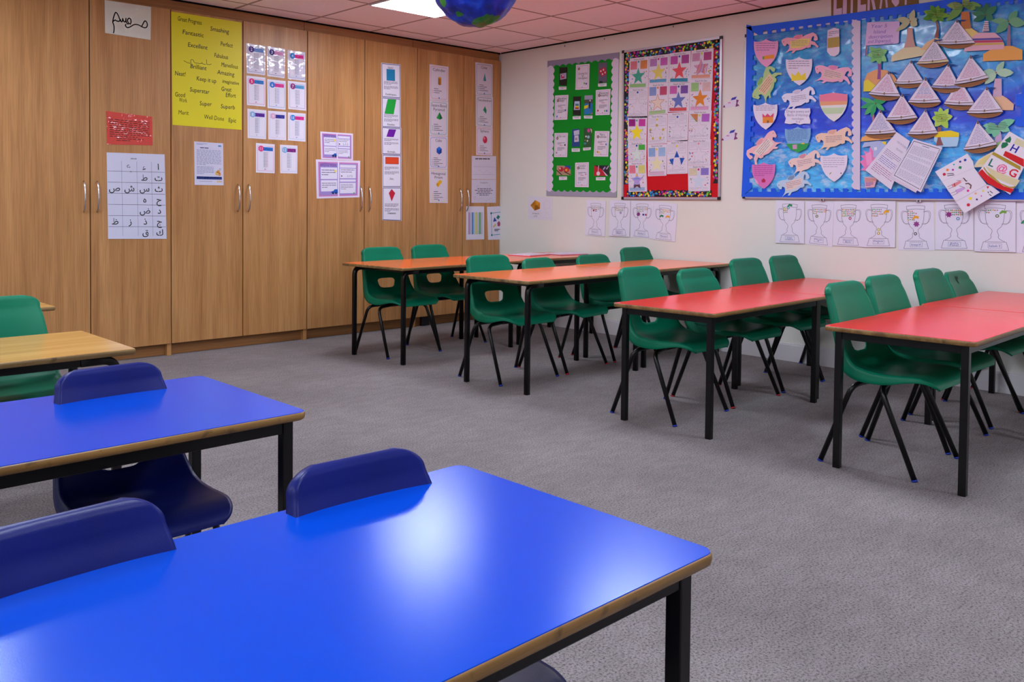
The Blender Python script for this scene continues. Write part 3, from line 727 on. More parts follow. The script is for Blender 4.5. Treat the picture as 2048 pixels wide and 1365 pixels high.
# ------------------------------------------------------------------ rhyme sheets
for lab, q in (('upper and smaller of the two purple bordered rhyme sheets with a blue car', ((608, 770), (856, 787), (856, 990), (614, 980))), ('lower and larger of the two purple bordered rhyme sheets with a blue car', ((573, 982), (910, 993), (905, 1270), (580, 1280)))):
    up_ = lab[0] == 'u'
    t = Flat('rhyme_sheet', 'c', zq(480, 60, .2637, *q), '#dcd4ea', lab, 'poster', 'rhyme sheets', off=.0006 if up_ else .0022)
    p = t.part('border'); p.rect(.05, .06, .95, .95, '#c878b8'); p.rect(.075, .09, .925, .92, '#9a88cc', .0002); p.done()
    p = t.part('panels')
    for a_ in ((.10, .20, .47, .50), (.10, .53, .47, .82), (.53, .12, .90, .20), (.53, .22, .90, .48), (.53, .51, .90, .57), (.53, .60, .90, .88)): p.nx().rect(*a_, '#dcdaee')
    p.nx().rect(.485, .03, .515, .97, '#e4e0f0'); p.done()
    p = t.part('heading'); p.text('Rhyme Rules', .28, .14, .022*(.75 if up_ else 1), '#5a3a8c', width=t.W*.36); p.done()
    p = t.part('printed_text')
    for (a, b, c, d, n) in ((.12, .26, .44, .44, 3), (.12, .60, .44, .76, 3), (.55, .25, .87, .36, 2), (.55, .64, .84, .80, 4)): p.script(a, b, c, d, n, '#6a6484', .3, 7, words=4)
    p.text('5-7-5', .76, .42, .017, '#7a7690'); p.done()
    p = t.part('pictures')
    p.P([(.33, .86), (.34, .82), (.38, .81), (.41, .77), (.47, .77), (.48, .82), (.48, .87), (.33, .87)], '#1c5ab8'); p.disc(.37, .87, .008, '#1a2038').disc(.44, .87, .008, '#1a2038')
    p.nx().disc(.43, .29, .010, '#e8d860').nx().disc(.57, .42, .006, '#7a1838').nx().disc(.86, .88, .006, '#4a9a3a').nx().P([(.09, .10), (.2, .08), (.45, .11), (.45, .14), (.2, .12), (.09, .18)], '#8a64b0'); p.done()

# ------------------------------------------------------------------ flat shape cards (left column)
Z4 = (720, 100, .26367)
def lines_block(p, u0, v0, u1, n, col='#6a667e', seed=0, dv=.04): p.script(u0, v0, u1, v0+dv*n, n, col, .4, seed, words=6)
flat_cards = [
 ('Square', 'Parallelogram', ((160, 97), (305, 110), (307, 368), (163, 357)), 'square', '#1480b4', 'card showing a blue square, top of the left shape column'),
 (None, 'Rhombus', ((163, 358), (307, 369), (308, 592), (163, 583)), 'para', '#18a83c', 'card showing a bright green parallelogram'),
 (None, 'Rectangle', ((163, 584), (312, 593), (312, 795), (165, 790)), 'para2', '#6a10a0', 'card showing a small purple rhombus'),
 (None, 'Kite', ((168, 792), (313, 797), (313, 1040), (168, 1040)), 'rect', '#dc4420', 'card showing an orange red rectangle'),
 (None, 'Trapezium', ((170, 1041), (313, 1041), (313, 1297), (168, 1292)), 'kite', '#c41c3c', 'card showing a red kite, bottom of the left shape column')]
for head, foot, q, sh, col, lab in flat_cards:
    t = Flat('shape_card', 'c', zq(*Z4, *q), WHITE, lab, 'card', 'flat shape cards')
    p = t.part('border'); p.frame(.035, .025, .965, .985, .005, '#3e4688'); p.done()
    p = t.part('drawn_shape'); top = .17 if head else .06
    S = {'square': [(.27, .17), (.70, .17), (.70, .50), (.27, .50)], 'para': [(.32, .05), (.76, .05), (.62, .55), (.15, .55)], 'para2': [(.36, .07), (.73, .07), (.60, .35), (.24, .35)],
         'rect': [(.16, .08), (.85, .08), (.85, .29), (.16, .29)], 'kite': [(.48, .06), (.66, .18), (.48, .42), (.33, .18)]}[sh]
    p.P(S, col); p.line(S, .0014, '#2a2a40', close=True, up=.0002); p.done()
    p = t.part('printed_text')
    if head: p.text(head, .48, .115, .014, INK); p.line([(.36, .145), (.60, .145)], .0012, INK)
    y = {'square': .53, 'para': .58, 'para2': .42, 'rect': .38, 'kite': .50}[sh]
    lines_block(p, .12, y, .84, 3, seed=1, dv=.035); lines_block(p, .12, y+.14, .86, 3, seed=2, dv=.035)
    fv = .90 if sh not in ('rect', 'kite') else (.74 if sh == 'rect' else .77)
    p.text(foot, .48, fv, .014, INK); p.line([(.48-.022*len(foot)-.04, fv+.03), (.48+.022*len(foot)+.04, fv+.03)], .0012, INK); p.done()

# ------------------------------------------------------------------ solid shape cards
def solid(p, kind, u, v, r):
    fl = p.fl; c = fl.uv(u, v)
    def q(pts, m, up=0): p.poly([(c[0]+x*r, c[1]+y*r) for x, y in pts], m, up)
    el = lambda cx, cy, a, b, n=16, s0=0, s1=360: [(cx+a*math.cos(R(s0+(s1-s0)*k/n)), cy+b*math.sin(R(s0+(s1-s0)*k/n))) for k in range(n+(0 if s1-s0 == 360 else 1))]
    if kind == 'cylinder': q([(-.5, .8)]+el(0, -.8, .5, .22, 12, 180, 360)+[(.5, .8)], '#b8741c'); q([(-.5, .8)]+el(0, -.8, .5, .22, 6, 180, 270)+[(-.05, .8)], '#9a5c14', .0002); q(el(0, .8, .5, .2), '#d89a20', .0004)
    if kind == 'pyramid': q([(0, 1), (-1, -.6), (.15, -.9)], '#1a8a3c'); q([(0, 1), (.15, -.9), (1, -.5)], '#0c5a30')
    if kind == 'cube': q([(0, 1), (.85, .5), (0, .05), (-.85, .5)], '#2a70d8'); q([(-.85, .5), (0, .05), (0, -1), (-.85, -.5)], '#1450b4'); q([(0, .05), (.85, .5), (.85, -.5), (0, -1)], '#0c3c98')
    if kind == 'prism': q([(-.9, -.55), (-.3, -.8), (.9, .35), (.8, .75), (.2, .95), (-.95, 0)], '#e8b41c'); q([(-.95, 0), (-.9, -.55), (-.45, -.85), (-.1, -.65), (-.15, -.1), (-.6, .2)], '#d09a14', .0002)
    if kind == 'cone': q([(0, 1.2), (-.5, -.7)]+el(0, -.7, .5, .2, 10, 180, 360), '#3e9aa0'); q([(0, 1.2), (.1, -.88), (.5, -.7)], '#2c7f88', .0002)
    if kind == 'tetra': q([(0, 1), (-.7, -.1), (.4, -1)], '#128a5c'); q([(0, 1), (.4, -1), (.55, -.1)], '#0a6044')
    if kind == 'sphere': q(el(0, 0, .8, .95, 24), '#c41c48'); q(el(-.2, .3, .4, .5, 14), '#dc5074', .0002); q(el(-.28, .42, .15, .2, 10), '#f0b0c0', .0004)
SOL = [
 (['Cylinder'], ((527, 108), (670, 128), (668, 392), (527, 378)), 'cylinder', '#d88078', 'solid shape card headed Cylinder with an orange drum', 3),
 (['Square-Based', 'Pyramid'], ((527, 380), (669, 394), (665, 656), (525, 650)), 'pyramid', '#4a9a78', 'solid shape card headed Square-Based Pyramid', 4),
 (['Cube'], ((524, 652), (665, 658), (663, 905), (524, 898)), 'cube', '#4a70c8', 'solid shape card headed Cube with a blue block', 5),
 (['Hexagonal', 'Prism'], ((524, 900), (663, 907), (665, 1162), (527, 1160)), 'prism', '#e0d060', 'solid shape card headed Hexagonal Prism with a yellow bar', 5),
 (['Cone'], ((873, 92), (1005, 110), (1005, 355), (877, 345)), 'cone', '#4a8a90', 'solid shape card headed Cone, in the column nearest the corner', 4),
 (['Tetrahedron'], ((877, 347), (1008, 357), (1005, 592), (878, 580)), 'tetra', '#3a7a68', 'solid shape card headed Tetrahedron', 4),
 (['Sphere'], ((880, 582), (1006, 594), (1004, 802), (880, 797)), 'sphere', '#d04a5a', 'solid shape card headed Sphere with a red ball', 4)]
for heads, q, kind, col, lab, nb in SOL:
    t = Flat('shape_card', 'c', zq(*Z4, *q), '#d6ccdc', lab, 'card', 'solid shape cards')
    p = t.part('border'); p.line([(.13, .05), (.87, .05), (.93, .09), (.93, .90), (.87, .95), (.13, .95), (.07, .90), (.07, .09)], .003, col, close=True); p.done()
    p = t.part('heading')
    for i, h_ in enumerate(heads): p.text(h_, .5, .13+.115*i, .024 if kind != 'tetra' else .021, INK, width=t.W*min(.80, .085*len(h_)))
    p.done(); p = t.part('drawn_solid'); solid(p, kind, .53, .44 if len(heads) == 1 else .43, .034); p.done()
    p = t.part('printed_text'); v0 = .66
    for k in range(nb):
        v = v0+k*.055
        if k: p.rect(.14, v, .18, v+.02, col)
        p.rect(.22, v+.003, .22+(.24, .42, .30, .5, .26)[k % 5], v+.017, '#4a4658')
    p.disc(.5, .925, .007, '#2a78c8', 8); p.done()
t = Flat('worksheet', 'c', zq(*Z4, (847, 804), (1031, 806), (1031, 982), (847, 980)), '#cfc6d8', 'pale number line worksheet below the Sphere card', 'worksheet')
p = t.part('printed_text'); p.script(.14, .10, .88, .15, 1, '#3a3648', .9, 2, words=5); p.line([(.06, .47), (.94, .47)], .0016, '#8a8498').line([(.05, .80), (.95, .80)], .0016, '#8a8498')
for k in range(14): p.line([(.09+.063*k, .38), (.09+.063*k, .47)], .001, '#9a94a8'); p.disc(.09+.063*k, .68+.07*math.sin(k*1.3), .003, '#a8a2b6', 6)
p.done()
t = Flat('worksheet', 'c', zq(*Z4, (847, 984), (1031, 984), (1029, 1160), (845, 1160)), '#cdc6da', 'pale worksheet with faint doodles and centred print, under the number line', 'worksheet')
p = t.part('printed_text'); p.text('Drawing lines', .5, .13, .012, '#4a4658'); p.script(.12, .38, .9, .72, 5, '#3e3a50', .4, 3, fill=.5, words=8, centre=True); p.done()
p = t.part('doodles'); p.line([(.2, .3), (.25, .24), (.3, .36), (.22, .38)], .0012, '#9890b0', close=True).line([(.7, .22), (.82, .42)], .0015, '#c88090').line([(.07, .76), (.17, .74), (.16, .84), (.08, .84)], .0016, '#c87888', close=True)
for k in range(9): p.disc(.25+.07*k, .86-.05*math.sin(k), .003, '#8a8ca8', 6)
p.done()
t = Flat('worksheet', 'c', [(932, 413), (968, 413), (968, 479), (932, 480)], '#d6d0e2', 'white sheet with coloured vertical bars, lowest on the corner cupboard at left', 'worksheet')
p = t.part('coloured_bars')
for k, c_ in enumerate(('#b080b0', '#b0b4c8', '#2880c0', '#b4b8cc', '#c8cc50', '#b4b8cc', '#48a060', '#b0b4c8')): p.nx().rect(.12+k*.1, .18, .20+k*.1, .84, c_)
p.done()
t = Flat('worksheet', 'c', [(974, 414), (1008, 412), (1010, 479), (976, 480)], '#d6d2e4', 'white sheet with teal frame round small solid shapes, beside the corner', 'worksheet')
p = t.part('border'); p.line([(.22, .20), (.80, .18), (.82, .84), (.22, .86)], .005, '#2a8ca0', close=True)
for u, v in ((.22, .20), (.80, .18), (.82, .84), (.22, .86)): p.disc(u, v, .011, '#1f8096', 8)
p.done(); p = t.part('drawn_solids')
p.P([(.32, .46), (.40, .32), (.54, .44)], '#2c3c98').nx().P([(.5, .34), (.62, .26), (.74, .32), (.62, .40)], '#1c7470').nx().P([(.56, .50), (.66, .44), (.76, .52), (.70, .60), (.58, .60)], '#a04068').nx().P([(.30, .60), (.46, .52), (.48, .56), (.32, .64)], '#c8a840'); p.script(.38, .68, .7, .76, 2, '#3a3850', .6, 2, words=3); p.done()

# ------------------------------------------------------------------ right wall: corner sheet
ZP = (1030, 370, .2588)
t = Flat('worksheet', 'w', zq(*ZP, (103, 85), (291, 97), (289, 275), (100, 265)), '#d6d2de', 'white pentagonal prism worksheet alone on the wall near the corner', 'worksheet')
p = t.part('drawn_solid'); p.P([(.10, .40), (.30, .16), (.50, .26), (.50, .52), (.28, .62)], '#c07c10').P([(.30, .16), (.50, .26), (.38, .38)], '#d89420', .0002).P([(.10, .40), (.30, .16), (.28, .38)], '#a86808', .0002).P([(.28, .38), (.38, .38), (.50, .52), (.28, .62)], '#8a5606', .0002); p.done()
p = t.part('printed_text'); p.text('pentagonal', .33, .73, .013, '#4a4856'); p.text('prism', .33, .84, .013, '#4a4856'); p.frame(.14, .66, .52, .90, .001, '#a8a4b8'); p.nx().line([(.62, .3), (.78, .14), (.93, .26), (.88, .50), (.68, .52)], .001, '#b0acc0', close=True).line([(.64, .90), (.78, .62), (.93, .90)], .001, '#b0acc0', close=True); p.done()

# ------------------------------------------------------------------ green investigation board
ZG = (1060, 60, .26368)
def scallop(p0, p1, n, amp, side):        # wavy edge from p0 to p1
    out = []
    for k in range(n*4+1):
        q = k/(n*4); d = amp*abs(math.sin(math.pi*q*n)); dx, dy = p1[0]-p0[0], p1[1]-p0[1]; l = math.hypot(dx, dy)
        out.append((p0[0]+dx*q-dy/l*d*side, p0[1]+dy*q+dx/l*d*side))
    return out
gq = zq(*ZG, (136, 236), (678, 170), (660, 1270), (127, 1258))
t = Flat('display_board', 'w', gq, '#0c8a1e', 'green display board with white and grey wavy borders', 'display board', kind_mat=mat('#00851a', .7, .25), th=.004)
p = t.part('side_border')
p.P([(0, 0)]+scallop((.085, .0), (.080, 1), 20, .022, -1)+[(0, 1)], '#d2c8de'); p.nx().P([(1, 0)]+scallop((.925, 0), (.925, 1), 20, .022, 1)+[(1, 1)], '#d2c8de'); p.done(label='white wavy side border')
p = t.part('end_border')
p.P([(0, 0), (1, 0)]+scallop((1, .050), (0, .050), 11, .014, 1), '#8c86a2'); p.nx().P([(0, 1), (1, 1)]+scallop((1, .955), (0, .955), 11, .014, -1), '#9a95aa'); p.done(label='grey wavy top and bottom border')
GOFF = .0062
def gcard(q, heads, lab, hs=.019, pics=()):
    t = Flat('investigation_card', 'w', zq(*ZG, *q), '#d8cede', lab, 'card', 'investigation cards on the green board', off=GOFF)
    p = t.part('border'); p.frame(.10, .06, .90, .93, .0022, '#b060a0'); p.done()
    p = t.part('heading')
    for i, h_ in enumerate(heads): p.text(h_, .53, (.13 if len(heads) < 3 else .36)+.09*i+(.0 if len(heads) < 3 else .0), hs, INK, width=min(.66*t.W, .058*t.W*len(h_)))
    p.done(); p = t.part('printed_text')
    if len(heads) < 3: lines_block(p, .24, .40, .82, 2, '#5c586c', 1, .05); p.rect(.4, .51, .64, .53, '#c0507a'); lines_block(p, .24, .60, .80, 3, '#5c586c', 2, .05)
    p.done(); p = t.part('pictures')
    p.disc(.24, .17 if len(heads) > 2 else .22, .012, '#3a2430').disc(.24, .17 if len(heads) > 2 else .22, .007, '#c89880', up=.0002)
    for u, v, c_ in pics: p.nx().rect(u-.05, v-.035, u+.05, v+.035, c_)
    p.nx().disc(.5, .905, .004, '#b01848', 6); p.done()
gcard(((353, 265), (456, 258), (452, 450), (349, 455)), ['Carrying Out', 'an', 'Investigation'], 'pink bordered card headed Carrying Out an Investigation, top middle of the green board', pics=((.66, .76, '#5aa03c'), (.80, .78, '#5a3ca8')))
gcard(((195, 498), (296, 493), (286, 680), (188, 684)), ['What will you', 'change?'], 'card headed What will you change on the green board', pics=((.84, .62, '#4a5a8a'), (.22, .86, '#3c7ac0')))
gcard(((504, 457), (615, 448), (608, 645), (501, 648)), ['What are you', 'investigating?'], 'card headed What are you investigating, with a red question mark', pics=((.18, .82, '#b02038'), (.66, .84, '#6ab06a'), (.80, .84, '#5a3ca8')))
gcard(((190, 783), (292, 781), (285, 965), (187, 965)), ['A fair test'], 'card headed A fair test on the green board', pics=((.82, .50, '#2a2430'), (.2, .82, '#8a8698')))
gcard(((497, 768), (607, 768), (597, 962), (487, 960)), ['Make a', 'prediction'], 'card headed Make a prediction on the green board', pics=((.82, .52, '#4a7cc8'), (.26, .82, '#c88a30'), (.38, .84, '#e0c040')))
gcard(((347, 1008), (450, 1004), (449, 1194), (345, 1192)), ['I predict', 'because...'], 'card headed I predict because, bottom middle of the green board', pics=((.80, .48, '#c08ab0'), (.26, .82, '#a8b4dc'), (.4, .80, '#b8c0e0')))
def photo(q, lab, bg, bits, cap):
    t = Flat('photograph', 'w', zq(*ZG, *q), bg, lab, 'photograph', 'photographs on the green board', off=GOFF, kind_mat=mat(bg, .3, .5))
    p = t.part('picture')
    for i, (pts, c_) in enumerate(bits): p.P(pts, c_, .0002*i)
    p.done()
    c = Flat('caption_slip', 'w', zq(*ZG, *cap), '#dcd4e2', 'white caption slip under the '+lab, 'label', 'captions on the green board', off=GOFF)
    p = c.part('printed_text'); p.script(.12, .22, .88, .80, 2, '#4a4656', .35, len(lab), words=4, centre=True); p.done()
B4 = lambda a, b, c, d: [(a, b), (c, b), (c, d), (a, d)]
def blob(u, v, a, b, n=12): return [(u+a*math.cos(2*math.pi*k/n), v+b*math.sin(2*math.pi*k/n)) for k in range(n)]
photo(((228, 285), (288, 283), (283, 423), (226, 420)), 'dark photograph with a pink and white bundle', '#141a14', [([(.08, .36), (.9, .3), (.92, .62), (.12, .70)], '#a8a0c0'), ([(.2, .42), (.6, .40), (.7, .60), (.25, .62)], '#b03a68'), (B4(.4, .42, .55, .5), '#dcd0dc')], ((222, 431), (280, 430), (280, 453), (223, 455)))
photo(((524, 250), (590, 247), (586, 398), (522, 405)), 'grey photograph of red balls', '#5c566e', [(blob(.25, .42, .2, .12), '#a81838'), (blob(.62, .36, .22, .13), '#b81c3c'), (blob(.5, .56, .25, .12), '#b0183a'), (blob(.82, .5, .16, .12), '#b01c3c'), (blob(.3, .42, .09, .05), '#d8c4cc'), (blob(.6, .36, .09, .05), '#d8c4cc'), (blob(.5, .57, .09, .05), '#d8c4cc'), (blob(.8, .5, .08, .05), '#d8c4cc'), ([(.1, 1), (.2, .9), (.5, .93), (.6, 1)], '#1a1420')], ((520, 408), (585, 404), (585, 428), (521, 431)))
photo(((332, 507), (390, 505), (388, 650), (329, 646)), 'dark photograph of a drawing in red and yellow', '#10140f', [([(.2, .25), (.85, .25), (.9, .70), (.12, .72)], '#a8bcd8'), (B4(.3, .38, .75, .5), '#3c7a8c'), (B4(.3, .5, .75, .58), '#d8c020'), (B4(.28, .58, .78, .66), '#b0281c')], ((328, 657), (388, 653), (388, 677), (329, 679)))
photo(((418, 498), (480, 495), (478, 640), (414, 642)), 'photograph of a playground with blue ground', '#1c70b0', [(B4(0, 0, 1, .22), '#9a94b0'), (B4(0, .22, 1, .42), '#4c4a3c'), ([(0, .55), (.5, .5), (.45, .65), (0, .72)], '#d8c418'), (blob(.66, .5, .09, .22), '#161424'), (blob(.7, .28, .07, .05), '#d8ccd4'), ([(.8, 1), (1, .9), (1, 1)], '#c05a30')], ((413, 650), (478, 650), (477, 673), (414, 672)))
photo(((325, 755), (381, 750), (380, 885), (323, 885)), 'blue photograph with two white cards', '#0e3c84', [([(.2, .1), (.95, .06), (.95, .32), (.25, .36)], '#b8b4cc'), ([(.32, .38), (.85, .36), (.92, .72), (.3, .74)], '#c4bccc'), (B4(.4, .5, .7, .64), '#9a7c98')], ((320, 899), (382, 899), (382, 924), (321, 925)))
photo(((414, 745), (475, 742), (468, 888), (410, 888)), 'dark green photograph with pale and pink spots', '#23502f', [(blob(.6, .14, .18, .1), '#b83c8c'), ([(.8, .02), (1, .1), (.98, .3)], '#e0c8b0'), (blob(.6, .48, .16, .08), '#8ab0cc'), (blob(.3, .45, .1, .05), '#c8d0cc'), (blob(.5, .68, .09, .05), '#c8d4d0'), (blob(.2, .82, .16, .06), '#3c8a98'), (blob(.2, .65, .06, .03), '#a8a838')], ((406, 895), (465, 890), (464, 910), (408, 916)))
photo(((207, 1030), (312, 1030), (313, 1103), (206, 1103)), 'wide photograph of red and yellow cups', '#a88c70', [([(.55, 0), (1, 0), (1, .4), (.7, .25)], '#1c4c98'), (blob(.32, .38, .18, .26), '#b01830'), (blob(.7, .42, .2, .28), '#b81c34'), (blob(.7, .45, .09, .13), '#d8a030'), (blob(.25, .3, .05, .1), '#dcccd0'), ([(0, .4), (.42, .95), (.36, 1), (0, .52)], '#2a2024'), ([(.6, .6), (1, .9), (1, 1), (.55, .68)], '#3a2c24')], ((225, 1113), (284, 1112), (285, 1137), (225, 1139)))
photo(((490, 1028), (604, 1028), (602, 1107), (488, 1107)), 'wide photograph of straws on red and black card', '#19151f', [([(0, 0), (.45, .3), (.95, 1), (0, 1)], '#b0142c'), (blob(.3, .78, .12, .2), '#d8ccd8'), ([(.55, .42), (.95, 1), (.82, 1)], '#d0c4d8'), ([(.6, .35), (.74, .1), (.78, .2), (.66, .45)], '#a898cc'), ([(.3, 0), (.34, 0), (.3, .7), (.27, .7)], '#c8bccc'), ([(.8, .35), (.97, 0), (1, .1), (.88, .4)], '#a8a0b4')], ((505, 1118), (575, 1117), (575, 1140), (505, 1141)))

# ------------------------------------------------------------------ red star board
ZR = (1060, 60, .26368)
rq = zq(*ZR, (707, 160), (1465, 48), (1448, 1288), (703, 1285))
t = Flat('display_board', 'w', rq, '', 'red display board covered with coloured star worksheets, framed in silver', 'display board', kind_mat=mat('#c00818', .7, .25), th=.006)
def frame_bars(t, wd, d=.008):
    q = t.q; bm = bmesh.new(); W_, H_ = t.W, t.H; fu, fv = wd/W_, wd/H_
    for a in (((0, 0), (1, 0), (1-0*fu, fv), (0, fv)), ((0, 1-fv), (1, 1-fv), (1, 1), (0, 1)), ((0, fv), (fu, fv), (fu, 1-fv), (0, 1-fv)), ((1-fu, fv), (1, fv), (1, 1-fv), (1-fu, 1-fv))):
        ps = [t.uv(*p) for p in a]; lo = [bm.verts.new(to3(t.plane, p, t.off+t.th)-t.origin) for p in ps]; hi = [bm.verts.new(to3(t.plane, p, t.off+t.th+d)-t.origin) for p in ps]
        bm.faces.new(hi)
        for i in range(4): bm.faces.new((hi[i], lo[i], lo[(i+1) % 4], hi[(i+1) % 4]))
    fr = from_bm('frame', bm, M['alu'], t.root)
    for u, v in ((0, 0), (1, 0), (1, 1), (0, 1)):
        c = t.uv(u, v); bm = bmesh.new(); sg = (1 if u == 0 else -1, -1 if v == 0 else 1)
        ctr = to3(t.plane, (c[0]+sg[0]*wd*.55, c[1]+sg[1]*wd*.55), t.off+t.th+d*.55)-t.origin
        add_box(bm, ctr, (d*1.2, wd*1.35, wd*1.35)); from_bm('corner_cap', bm, M['black_plastic'], fr)
frame_bars(t, .017)
CONF = ['#e0d820', '#d8208c', '#2080d8', '#5cc03c', '#5a28a0', '#e8a020', '#c01c80', '#1c9ad0']
def confetti(p, u0, v0, u1, v1, n, seed):
    rnd = random.Random(seed)
    for k in range(n):
        u, v = rnd.uniform(u0, u1), rnd.uniform(v0, v1); c_ = CONF[rnd.randrange(8)]
        if rnd.random() < .5: p.disc(u, v, rnd.uniform(.006, .010), c_, 7, up=.0002+k*.000004)
        else: p.star(u, v, rnd.uniform(.010, .014), c_, rot=rnd.random(), up=.0002+k*.000004)
p = t.part('confetti_border'); bk = '#15111c'
bwu, bwv = .068, .047; e = .017/t.W; ev = .017/t.H
p.P([(e, ev), (1-e, ev)]+scallop((1-e, ev+bwv), (e, ev+bwv), 16, .007, -1), bk)
p.P([(e, ev)]+scallop((e+bwu, ev), (e+bwu, .90), 18, .010, 1)+[(e, .90)], bk)
p.P([(1-e, ev)]+scallop((1-e-bwu*.8, ev), (1-e-bwu*.8, .90), 14, .014, -1)+[(1-e, .90)], bk)
p.P([(e+.03, 1-ev-.002), (.92, 1-ev-.002)]+scallop((.92, 1-ev-bwv+.006), (e+.03, 1-ev-bwv+.006), 14, .007, 1), bk)
confetti(p, e+.01, ev+.006, 1-e-.01, ev+bwv-.004, 130, 1); confetti(p, e+.01, ev, e+bwu-.012, .895, 170, 2); confetti(p, 1-e-bwu*.8+.008, ev, 1-e-.01, .895, 150, 3); confetti(p, e+.04, 1-ev-bwv+.008, .91, 1-ev-.008, 140, 4)
p.done(label='black scalloped border strip printed with coloured stars')
ZS1, ZS2 = (1240, 70, .12456), (1240, 220, .1392)
N_ = None
STARS = [ # quad, zoom, boxes, star, ribbon, word for the label
 (ZS1, ((168, 380), (475, 345), (462, 850), (150, 860)), '#d07888', '#d88848', '#3ca088', '#8cc078', 'teal star and a green base, top left of the board', 1),
 (ZS1, ((480, 345), (803, 305), (795, 765), (468, 785)), '#b080c0', '#c060b8', '#d8cc68', '#5aa0c8', 'yellow star under two mauve squares, top row', 1),
 (ZS1, ((808, 300), (1150, 255), (1140, 765), (798, 770)), '#b850a8', '#a84898', '#d84c58', '#2c88ac', 'red star under purple squares, top row', 1),
 (ZS1, ((1160, 255), (1515, 210), (1498, 700), (1140, 715)), '#c890b8', '#b04888', 'stripe', '#e0a088', 'diagonally striped star, top right', 1),
 (ZS1, ((150, 862), (462, 852), (450, 1330), (142, 1330)), N_, N_, N_, N_, 'plain white star with a blue wand tip', 1),
 (ZS1, ((468, 787), (795, 767), (778, 1270), (460, 1300)), '#8098d0', '#c04870', 'outline', '#a8c890', 'cream star outlined in orange between a blue and a red square', 1),
 (ZS1, ((798, 772), (1135, 757), (1120, 1230), (785, 1240)), '#c860b0', '#7850a8', '#6070b8', '#d05058', 'slate blue star above a red base', 1),
 (ZS1, ((1140, 717), (1500, 702), (1475, 1215), (1125, 1225)), '#98c880', '#d8b8b8', '#d88020', '#d8a0c8', 'orange star, second row at the right', 1),
 (ZS2, ((122, 95), (400, 90), (390, 470), (122, 470)), '#981880', '#c838a0', '#e8d820', N_, 'bright yellow star under two magenta squares', 1),
 (ZS2, ((410, 80), (692, 65), (685, 480), (405, 500)), N_, N_, N_, N_, 'uncoloured star with yellow tips', 2),
 (ZS2, ((697, 45), (1000, 25), (980, 450), (690, 450)), N_, N_, N_, N_, 'uncoloured star with an orange wand tip in the third column', 3),
 (ZS2, ((1005, 15), (1330, 10), (1305, 425), (990, 430)), 'tri', '#b060c8', N_, N_, 'two striped rainbow squares above a plain star', 1),
 (ZS2, ((122, 472), (392, 467), (388, 750), (128, 750)), N_, '#48b040', '#cfe0dc', N_, 'green square beside an orange wand', 1),
 (ZS2, ((405, 502), (685, 487), (677, 945), (412, 955)), '#88a8d8', '#98b8e0', '#e0dcb0', '#d0b0cc', 'pale cream star under two light blue squares', 1),
 (ZS2, ((688, 457), (985, 432), (982, 915), (685, 925)), N_, N_, 'blue3', N_, 'star with three dark blue points', 1),
 (ZS2, ((990, 432), (1315, 422), (1310, 790), (988, 800)), N_, N_, N_, N_, 'uncoloured star in the right column, fourth row', 4),
 (ZS2, ((128, 752), (385, 747), (398, 1172), (135, 1178)), '#e07890', '#d8d478', 'rain', '#98b0d8', 'rainbow star with dark legs, bottom left', 1),
 (ZS2, ((985, 802), (1312, 792), (1305, 1165), (992, 1172)), '#d8ccb0', '#8878c8', '#c4d0e4', N_, 'pale star beside a purple cornered square, bottom right', 1)]
